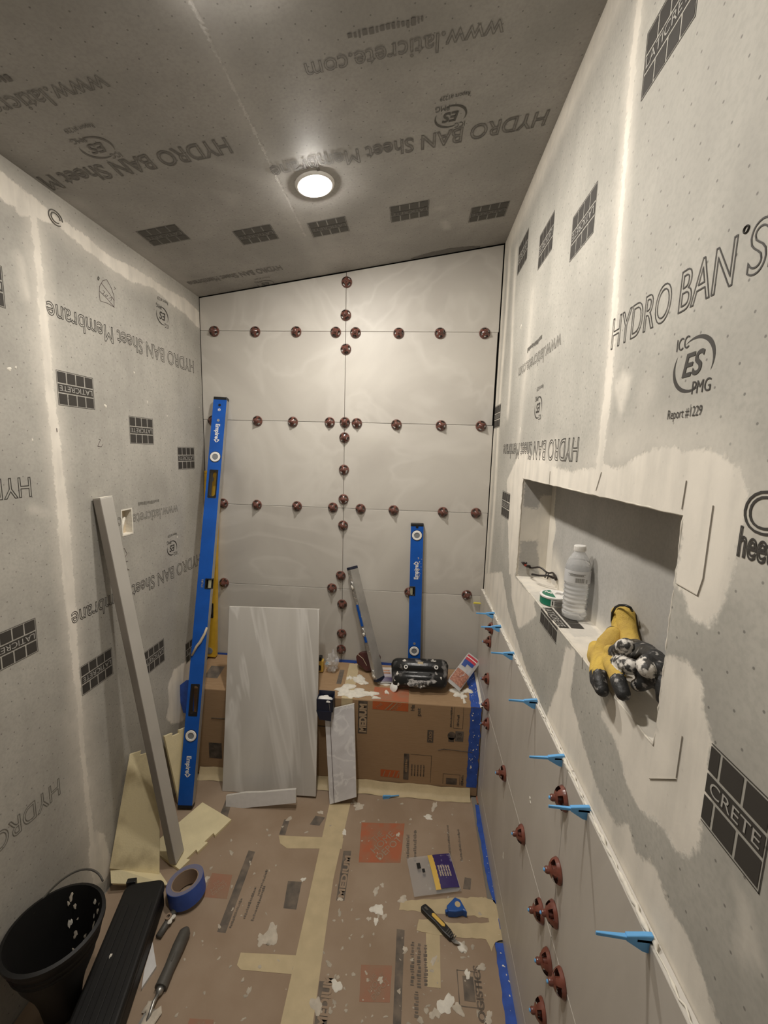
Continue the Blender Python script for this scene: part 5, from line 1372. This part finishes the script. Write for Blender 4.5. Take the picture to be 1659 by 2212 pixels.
def pouch_panel(f, a0, a1, b0, b1, name, m, t, lift=.0014, n=8):
    mb = MB(); vs = []; fs = []
    for i in range(n + 1):
        for j in range(n + 1): vs.append(f(a0 + (a1 - a0) * i / n, b0 + (b1 - b0) * j / n, lift))
    for i in range(n):
        for j in range(n): fs.append((i * (n + 1) + j, (i + 1) * (n + 1) + j, (i + 1) * (n + 1) + j + 1, i * (n + 1) + j + 1))
    mb.add(vs, fs); return mb.build(name, m if not isinstance(m, str) else M[m], t, smooth=True)
pc = fh(935, 1893); u = nrm((1, .22, 0)); v = np.cross(EZ, u)
po, f = pouch('spacer_pouch', 'crumpled clear pouch of tile spacers with navy and yellow label on the floor', frame(pc + EZ * .0004, u, v, EZ), .150, .125, .018, 3)
pouch_panel(f, .58, .98, .08, .98, 'navy_label', 'purple', po); pouch_panel(f, .47, .585, .06, .98, 'yellow_stripe', 'pouchy', po); pouch_panel(f, .18, .26, .62, .78, 'dark_tab', 'blk', po); pouch_panel(f, .27, .33, .50, .60, 'dark_tab', 'blk', po)
mb = MB()
for k in range(5): a = f(.66 + .055 * k, .35, .002); lines_print(mb, np.array(a), np.array((0, 1., 0)), np.array((-1., 0, 0)), .035, .006)
tag(mb.build('small_print', M['beige'], po), kind='stuff')
# margin trowel at the bottom edge
def trowel(label, A, B, rh=.012, bl=.10, name='trowel', blade_w=.05, hm='blk', z0=.016):
    """A = butt of the handle, B = tip end of the handle towards the blade"""
    A, B = np.array(A, float), np.array(B, float); u = nrm(B - A); v = np.cross(EZ, u); L = np.linalg.norm(B - A)
    t = thing(name, label, 'trowel', frame((A[0], A[1], 0), u, v, EZ))
    mb = MB(); mb.tube([(0, 0, z0), (.010, 0, z0 + .002), (L * .35, 0, z0 + .003), (L * .7, 0, z0 + .001), (L, 0, z0 - .001)], [rh * .55, rh * .95, rh, rh * .85, rh * .95], 12); mb.build('handle', M[hm], t, smooth=True, auto=.8)
    mb = MB(); mb.tube([(.02, .004, z0 + rh * .95), (L * .65, .003, z0 + rh * .9)], .0018, 6); mb.build('handle_rib', M['greyp'], t)
    mb = MB(); mb.lathe([(.0, -.002), (.010, 0), (.009, .010), (.005, .016)], 12, Matrix.Translation((L - .002, 0, z0 - .001)) @ Matrix.Rotation(PI / 2, 4, 'Y')); mb.build('ferrule', M['steel'], t, smooth=True)
    mb = MB(); mb.tube([(L + .008, 0, z0 - .002), (L + .03, 0, z0 + .004), (L + .045, 0, .012), (L + .06, 0, .0085)], .0042, 8); mb.build('tang', M['steel'], t, smooth=True)
    mb = MB(); mb.prism([(L + .035, -blade_w * .42), (L + .06, -blade_w / 2), (L + .06 + bl, -blade_w / 2), (L + .06 + bl, blade_w / 2), (L + .06, blade_w / 2), (L + .035, blade_w * .42)], .0062, .0078); mb.build('blade', M['steel'], t)
    mb = MB(); blob(mb, (L + .075, .004, .0080), .024, .006, st=1.5, jit=.5, seed=33); blob(mb, (L + .035, -.010, .0082), .010, .006, st=1.5, jit=.5, seed=34); mb.build('mortar_splat', M['mortarD'], t, smooth=True)
    return t
trowel('margin trowel with long black handle and mortar-caked blade at the lower left', on_hor(403, 2008, .016), on_hor(347, 2134, .016), rh=.0165, hm='greyp', blade_w=.036)
# second tool half under the black case
A = on_hor(384, 1958, .012); B = on_hor(342, 2024, .012); u = nrm(B - A); v = np.cross(EZ, u); L = np.linalg.norm(B - A)
ft = thing('grout_tool', 'small tool with worn grey handle between the tape roll and the black case', 'tool', frame((A[0], A[1], 0), u, v, EZ))
mb = MB(); mb.tube([(0, 0, .013), (.012, 0, .013), (L * .45, 0, .012), (L * .5, 0, .012), (L, 0, .012)], [.007, .0095, .0075, .0095, .0085], 10); mb.build('handle', M['greyp'], ft, smooth=True)
mb = MB(); mb.lathe([(.0045, -.0025), (.009, -.0025), (.009, .0025), (.0045, .0025), (.0045, -.0025)], 16, Matrix.Translation((L * .46, -.002, .0225)), cap=False); mb.build('hang_ring', M['paper'], ft)
mb = MB(); blob(mb, (L * .48, .008, .018), .008, .005, st=1.4, jit=.5, seed=91); mb.build('mortar_splat', M['mortar'], ft, smooth=True)
# white tile sliver under the case
P = [on_hor(*p, FZ) for p in ((330, 2040), (338, 2092), (306, 2140), (312, 2100))]
fl = thing('tile_sliver', 'pointed white tile sliver on the floor beside the black case', 'tile', (0, 0, 0)); mb = MB(); mb.prism([tuple(p[:2]) for p in P], FZ + .0003, FZ + .0075); mb.build('slab', M['tileWhite'], fl)
# black case lying along the left wall
ux_ = nrm((.968, .25, 0))
cs = thing('tool_case', 'flat black plastic tool case with rounded corners lying along the left wall', 'case', frame(np.array((-.700, 1.030, FZ + .0004)) - ux_ * .055 - np.array((-ux_[1], ux_[0], 0)) * .23, ux_, np.array((-ux_[1], ux_[0], 0)), EZ))
mb = MB(); mb.prism(rrect(.104, .46, .020, 5), 0, .050); mb.build('case_base', M['blkm'], cs, bevel=.006)
mb = MB(); mb.prism(rrect(.110, .466, .022, 5), .050, .076); mb.build('case_lid', M['blkm'], cs, bevel=.008, bseg=3)
for k in range(3):
    mb = MB(); mb.prism(rrect(.016, .36, .007, 3), .0755, .079, Matrix.Translation((-.030 + k * .030, -.01, 0))); mb.build('lid_rib', M['blkm'], cs, bevel=.0015)
mb = MB(); mb.box((-.042, .236, .066), (.026, .014, .030)); mb.build('latch', M['blk'], cs, bevel=.002)
mb = MB(); blob(mb, (-.018, .045, .0765), .005, .003, st=.6, jit=.3, seed=5); mb.build('mortar_splat', M['mortar'], cs, smooth=True)
# black mixing bowl beside it
bu = thing('mixing_bowl', 'round black rubber mixing bowl splashed with white mortar in the lower left corner', 'bowl', (-.801, .768, FZ + .0004))
bu.scale = (1.06, 1.06, 1.16)
mb = MB()
out = [(.0, .0), (.030, .0), (.034, .004), (.041, .05), (.049, .080), (.070, .128), (.088, .196), (.094, .200), (.094, .207), (.087, .209), (.084, .200), (.066, .130), (.044, .080), (.036, .05), (.028, .010), (.0, .008)]
mb.lathe(out, 44, cap=False); mb.build('bowl_wall', M['blkm'], bu, smooth=True, auto=.6)
for zz, r in ((.176, .0830), (.160, .0788)):
    mb = MB(); mb.lathe([(r, zz - .004), (r + .003, zz), (r, zz + .004)], 44, cap=False); mb.build('rim_ridge', M['blkm'], bu, smooth=True)
mb = MB(); mb.tube([(-.080 * math.cos(a) , .080 * math.sin(a) + .02, .19 + .045 * math.sin(a)) for a in np.linspace(.1, 2.2, 16)], .0022, 7); mb.build('wire_handle', M['greyp'], bu, smooth=True)
rr_ = random.Random(4)
for k in range(34):
    a = rr_.uniform(.45, 2.1); zz = rr_.uniform(.06, .195); r = float(np.interp(zz, (.05, .08, .13, .2), (.036, .044, .066, .084))) - .0015
    P = np.array((r * math.cos(a), r * math.sin(a), zz)); n = nrm((-math.cos(a), -math.sin(a), .35)); x, y, z = basis(n, (0, 0, 1))
    mb = MB(); blob(mb, (0, 0, 0), rr_.uniform(.0012, .0048), .0005, n=12, st=rr_.uniform(.8, 2.2), jit=.5, seed=k + 600, T=frame(P, x, y, z)); mb.build('mortar_splat', M['mortarD'] if k % 3 else M['mortar'], bu, smooth=True)
mb = MB(); mb.tube([(-.064, -.100, .150), (-.050, -.103, .16), (-.036, -.100, .165)], .007, 8); mb.build('red_grip', M['redp'], bu, smooth=True)

# ================================================================ ON THE BENCH
BYL = lambda x, y: BT(x, y) + .0012
# black knee pad with two eyelets standing tilted against the short level
c0 = on_bench(905, 1494, .004); face = nrm((-.10, -.80, .60)); u = nrm((1, -.06, .055)); u = nrm(u - face * (u @ face)); v = np.cross(face, u)
kp = thing('knee_pad', 'black rounded plastic knee pad with two eyelets, smeared with white mortar', 'knee pad', frame(c0 + np.array((0, -.004, .016)), u, v, face))
W_, H_ = .236, .116
mb = MB()
def kpz(a, b): return .030 * (1 - abs(2 * a - 1) ** 3.0) ** .6 * (1 - abs(2 * b - 1) ** 3.5) ** .6 - .012 * math.exp(-((b - .52) / .09) ** 2) * (1 - abs(2 * a - 1) ** 4)
nx, ny = 34, 22; vs = []; fs = []
def kpxy(a, b):
    x = (a - .5) * W_; y = b * H_; k = max(0, abs(2 * a - 1) - .72) / .28; e = 1 - math.sqrt(max(0, 1 - k * k)); y = H_ / 2 + (y - H_ / 2) * (1 - .42 * e); return x * (1 - .05 * (1 - b)), y
for i in range(nx + 1):
    for j in range(ny + 1):
        a, b = i / nx, j / ny; x, y = kpxy(a, b); vs.append((x, y, max(.0, kpz(a, b))))
o = len(vs)
for i in range(nx + 1):
    for j in range(ny + 1):
        a, b = i / nx, j / ny; x, y = kpxy(a, b); vs.append((x * .96, H_ / 2 + (y - H_ / 2) * .94, -.018))
g = lambda i, j: i * (ny + 1) + j
for i in range(nx):
    for j in range(ny):
        fs.append((g(i, j), g(i + 1, j), g(i + 1, j + 1), g(i, j + 1))); fs.append((o + g(i, j), o + g(i, j + 1), o + g(i + 1, j + 1), o + g(i + 1, j)))
for i in range(nx):
    for j in (0, ny): fs.append((g(i, j), g(i + 1, j), o + g(i + 1, j), o + g(i, j)))
for j in range(ny):
    for i in (0, nx): fs.append((g(i, j), g(i, j + 1), o + g(i, j + 1), o + g(i, j)))
mb.add(vs, fs)
mb.build('pad_shell', mat('pad_black', (.014, .014, .014), .28, col2=(.20, .19, .18), scale=26, lo=.36, hi=.44, bump=.4, bscale=60), kp, smooth=True, auto=.9)
for a, b in ((.27, .66), (.80, .68)):
    x, y = kpxy(a, b); mb = MB(); mb.lathe([(.0042, 0), (.0078, .0), (.0082, .0025), (.0065, .0040), (.0045, .0034), (.0040, .001)], 20, Matrix.Translation((x, y, kpz(a, b) - .001)), cap=False); mb.build('eyelet', M['white'], kp, smooth=True, auto=.7)
    mb = MB(); mb.lathe([(.0042, .0008), (.0, .0008)], 16, Matrix.Translation((x, y, kpz(a, b)))); mb.build('eyelet_hole', M['blk'], kp)
mb = MB(); x, y = kpxy(.58, .44); mb.prism(rrect(.055, .014, .006, 4), kpz(.58, .44) - .004, kpz(.58, .44) + .0035, Matrix.Translation((x, y, 0))); mb.build('strap_slot', M['blk'], kp, bevel=.002)
for k, (a, b, r, st) in enumerate(((.50, .22, .026, 1.3), (.66, .22, .016, 1.4), (.38, .25, .012, .8), (.12, .42, .009, .7), (.78, .45, .010, .9), (.55, .10, .012, 2.0), (.14, .12, .006, 1.5), (.26, .86, .006, 2.2), (.74, .88, .007, 2.0), (.88, .35, .005, 1), (.07, .2, .004, 1))):
    x, y = kpxy(a, b); mb = MB(); blob(mb, (x, y, kpz(a, b) - .0015), r, .0022, n=18, st=st, jit=.6, seed=k + 700); mb.build('mortar_smear', mat('smear_grey_%d' % k, (.36, .34, .32) if k in (0, 1, 2, 4) else (.68, .64, .58), .6, col2=(.05, .048, .045), scale=90, lo=.42, hi=.55), kp, smooth=True)
mb = MB(); x, y = kpxy(.53, .80); mb.prism([(-.012, -.004), (.004, -.003), (.012, -.007), (.008, .002), (.012, .006), (-.002, .005), (-.012, .006)], kpz(.53, .80), kpz(.53, .80) + .0012, Matrix.Translation((x, y, 0))); mb.build('tape_scrap', M['mask'], kp)
# round white disc edge peeping out under the pad
c = on_bench(848, 1490, .010); dk = thing('white_disc', 'white plastic disc edge peeping out left of the black knee pad', 'disc', frame(c + np.array((.004, .012, .004)), *basis((-.55, -.6, .45), (0, 1, .3))))
mb = MB(); mb.lathe([(.0, -.002), (.017, -.002), (.020, .0), (.018, .003), (.0, .004)], 24); mb.build('disc_body', M['white'], dk, smooth=True)
# clear pouch with red and blue header, right of the pad
a_ = on_bench(973, 1483, .014); b_ = on_back(1014, 1428, 1.70); yv = nrm(b_ - a_); fz = nrm(np.array((-.15, -.86, .5))); fz = nrm(fz - yv * (fz @ yv)); xv = np.cross(yv, fz)
pr_, f = pouch('spacer_pouch', 'clear pouch of red spacers with striped red and blue header, right of the knee pad', frame((a_ + b_) / 2 + np.array((.014, -.004, .010)), xv, yv, fz), .062, np.linalg.norm(b_ - a_) + .02, .016, 9, 'filmw')
pouch_panel(f, .05, .95, .08, .46, 'spacer_fill', mat('clay_fill', (.50, .24, .16), .6, col2=(.30, .12, .08), scale=140, bump=.8, bscale=200), pr_, .0012)
pouch_panel(f, .08, .80, .68, .78, 'header_blue', 'box_b', pr_); pouch_panel(f, .08, .84, .78, .86, 'header_red', 'box_r', pr_); pouch_panel(f, .10, .84, .86, .885, 'header_white', 'white', pr_); pouch_panel(f, .08, .84, .885, .95, 'header_red', 'box_r', pr_); pouch_panel(f, .1, .4, .58, .68, 'header_blue', 'box_b', pr_)
# low blue and violet pouch left of the pad
c = on_bench(834, 1460, .014); po2, f = pouch('spacer_pouch', 'violet-tinted clear pouch lying between the askew level and the knee pad', frame(c, nrm((1, .1, 0)), nrm((-.08, .85, .40)), np.cross(nrm((1, .1, 0)), nrm((-.08, .85, .40)))), .060, .075, .012, 21, 'filmw')
pouch_panel(f, .06, .94, .06, .30, 'violet_label', mat('violet', (.09, .065, .13), .4), po2); pouch_panel(f, .3, .8, .52, .62, 'clay_stripe', 'copper', po2); pouch_panel(f, .08, .92, .34, .50, 'pale_label', mat('pale_violet', (.40, .36, .42), .5), po2); pouch_panel(f, .3, .75, .70, .78, 'clay_stripe', 'copper', po2)
# dark maroon suction tool behind the askew level
c = on_bench(796, 1447, .0); mz = thing('suction_cup', 'dark maroon tool with pointed base behind the askew aluminium level', 'tool', frame(c + np.array((.0, -.004, .040)), nrm((1, 0, .1)), np.cross(nrm((0, -.95, .3)), nrm((1, 0, .1))), nrm((0, -.95, .3))))
mz.scale = (1.12, 1.12, 1.0)
mb = MB(); mb.prism([(-.048, .022), (-.044, -.006), (-.008, -.036), (.024, -.030), (.044, -.008), (.048, .018), (.036, .034), (.004, .040), (-.030, .038)], -.010, .012); mb.build('body', M['maroon'], mz, bevel=.006, bseg=3)
mb = MB(); mb.prism([(.014, -.006), (.040, .0), (.042, .016), (.030, .028), (.016, .020)], .012, .018); mb.build('red_panel', mat('panel_red', (.28, .035, .025), .35), mz, bevel=.002)
mb = MB(); mb.tube([(-.040, .030, .013), (-.020, .014, .0135), (-.006, -.012, .013)], .0010, 5); mb.build('cord', M['beige'], mz)
mb = MB(); blob(mb, (.033, .014, .018), .0055, .003, jit=.4, seed=41); mb.build('mortar_splat', M['white'], mz, smooth=True)
# crumpled clear wrapper
c = on_bench(717, 1452, .0); wr = thing('plastic_wrapper', 'crumpled clear plastic wrapper on the bench beside the tall leaning tile', 'wrapper', tuple(c))
bm = bmesh.new(); bmesh.ops.create_icosphere(bm, subdivisions=3, radius=1); r = random.Random(12)
for vtx in bm.verts:
    k = 1 + r.uniform(-.28, .25); p = vtx.co; vtx.co = Vector((p.x * .026 * k, p.y * .018 * k, p.z * .042 * k + .044 + (.012 if p.z > .8 and p.x > 0 else 0)))
me = bpy.data.meshes.new('film_ball'); bm.to_mesh(me); bm.free(); me.materials.append(M['filmw']); o = bpy.data.objects.new('film_ball', me); COL.objects.link(o); o.parent = wr
mb = MB(); mb.tube([(.008, .004, .082), (.016, .0, .100), (.020, -.002, .118), (.015, .0, .126)], [.007, .004, .0025, .001], 6); mb.build('film_twist', M['film'], wr)
mb = MB(); mb.prism([(-.016, -.004), (.0, -.008), (.004, .004), (-.010, .010)], -.0005, .0005, frame((-.012, -.015, .046), EX, EZ, -EY)); mb.build('pale_label', mat('label_pale', (.45, .58, .66), .5), wr)
# yellow and black bit of a tool beside the tile
c = on_bench(692, 1450, .0); yt = thing('tape_measure', 'small yellow and black hand tool half hidden behind the tall leaning tile', 'tool', tuple(c))
mb = MB(); mb.prism(rrect(.030, .052, .006, 4), -.012, .012, frame((0, 0, .028), EX, EZ, -EY)); mb.build('yellow_body', M['pouchy'], yt, bevel=.002)
mb = MB(); mb.prism(rrect(.016, .018, .005, 3), -.010, .014, frame((.0, 0, .062), EX, EZ, -EY)); mb.build('black_cap', M['blk'], yt, bevel=.002)
mb = MB(); mb.prism(rrect(.012, .024, .004, 3), .012, .0135, frame((-.001, 0, .022), EX, EZ, -EY)); mb.build('black_panel', M['blk'], yt)
# small navy tray hanging over the bench edge, powder inside
c = on_hor(708, 1494, BZ0 + .020); nb = thing('navy_tray', 'small navy box topped with white powder at the bench edge beside the tall tile', 'box', frame((c[0] + .0, BY - .006, BZ0 - .030), EX, EY, EZ))
mb = MB(); w_, d_, h_ = .064, .044, .052; t0 = .003
mb.box((0, -d_ / 2, t0 / 2), (w_, d_, t0)); mb.box((0, -d_ + t0 / 2, h_ / 2), (w_, t0, h_)); mb.box((0, -t0 / 2, h_ / 2 + .006), (w_, t0, h_ + .012)); mb.box((-w_ / 2 + t0 / 2, -d_ / 2, h_ / 2), (t0, d_, h_)); mb.box((w_ / 2 - t0 / 2, -d_ / 2, h_ / 2), (t0, d_, h_))
mb.build('tray_walls', M['navy'], nb, bevel=.001)
mb = MB(); mb.prism([(-w_ / 2, -.012), (w_ / 2 - .004, -.012), (w_ / 2 - .006, -.052), (-w_ / 2 + .012, -.048)], 0, .0025, frame((0, -d_ - .0003, .0165), EX, EZ, -EY)); mb.build('hanging_flap', M['navy'], nb)
mb = MB(); blob(mb, (0, -d_ / 2 - .004, h_ - .010), .022, .012, n=22, st=1.25, jit=.25, seed=77); mb.build('powder', M['white'], nb, smooth=True)
mb = MB(); mb.tube([(.016, -d_ - .001, h_ + .001), (.022, -d_ - .001, .0)], .0006, 4); mb.build('edge_crease', M['alu'], nb)
# flecks of mortar on the blue tapes
mb = MB()
for i in range(34):
    y = rng.uniform(BY + .01, YB - .03); blob(mb, (rng.uniform(.250, .283), y, BT(0, y) + .0015), abs(rng.normal(0, .0012)) + .0005, .0006, n=8, jit=.5, st=rng.uniform(.6, 2), ang=rng.uniform(0, 3), seed=i + 2000)
T = frame((0, BY - .0013, 0), EX, EZ, -EY)
for i in range(22): blob(mb, (rng.uniform(.250, .286), rng.uniform(.05, .38), 0), abs(rng.normal(0, .0014)) + .0005, .0005, n=8, jit=.5, st=rng.uniform(.6, 2), ang=rng.uniform(0, 3), T=T, seed=i + 2100)
tag(mb.build('mortar_spatter', M['mortar'], bench, smooth=True), kind='stuff')
mb = MB()
for i in range(46):
    py = rng.uniform(1760, 2210); a = (1032 + (py - 1740) * .155, 1048 + (py - 1740) * .165); px = rng.uniform(*a); p = on_hor(px, py, FZ)
    blob(mb, tuple(p + EZ * .0009), abs(rng.normal(0, .0012)) + .0005, .0005, n=8, jit=.5, st=rng.uniform(.6, 2.2), ang=rng.uniform(0, 3), seed=i + 2200)
tag(mb.build('mortar_spatter', M['mortar'], floor_card, smooth=True), kind='stuff')
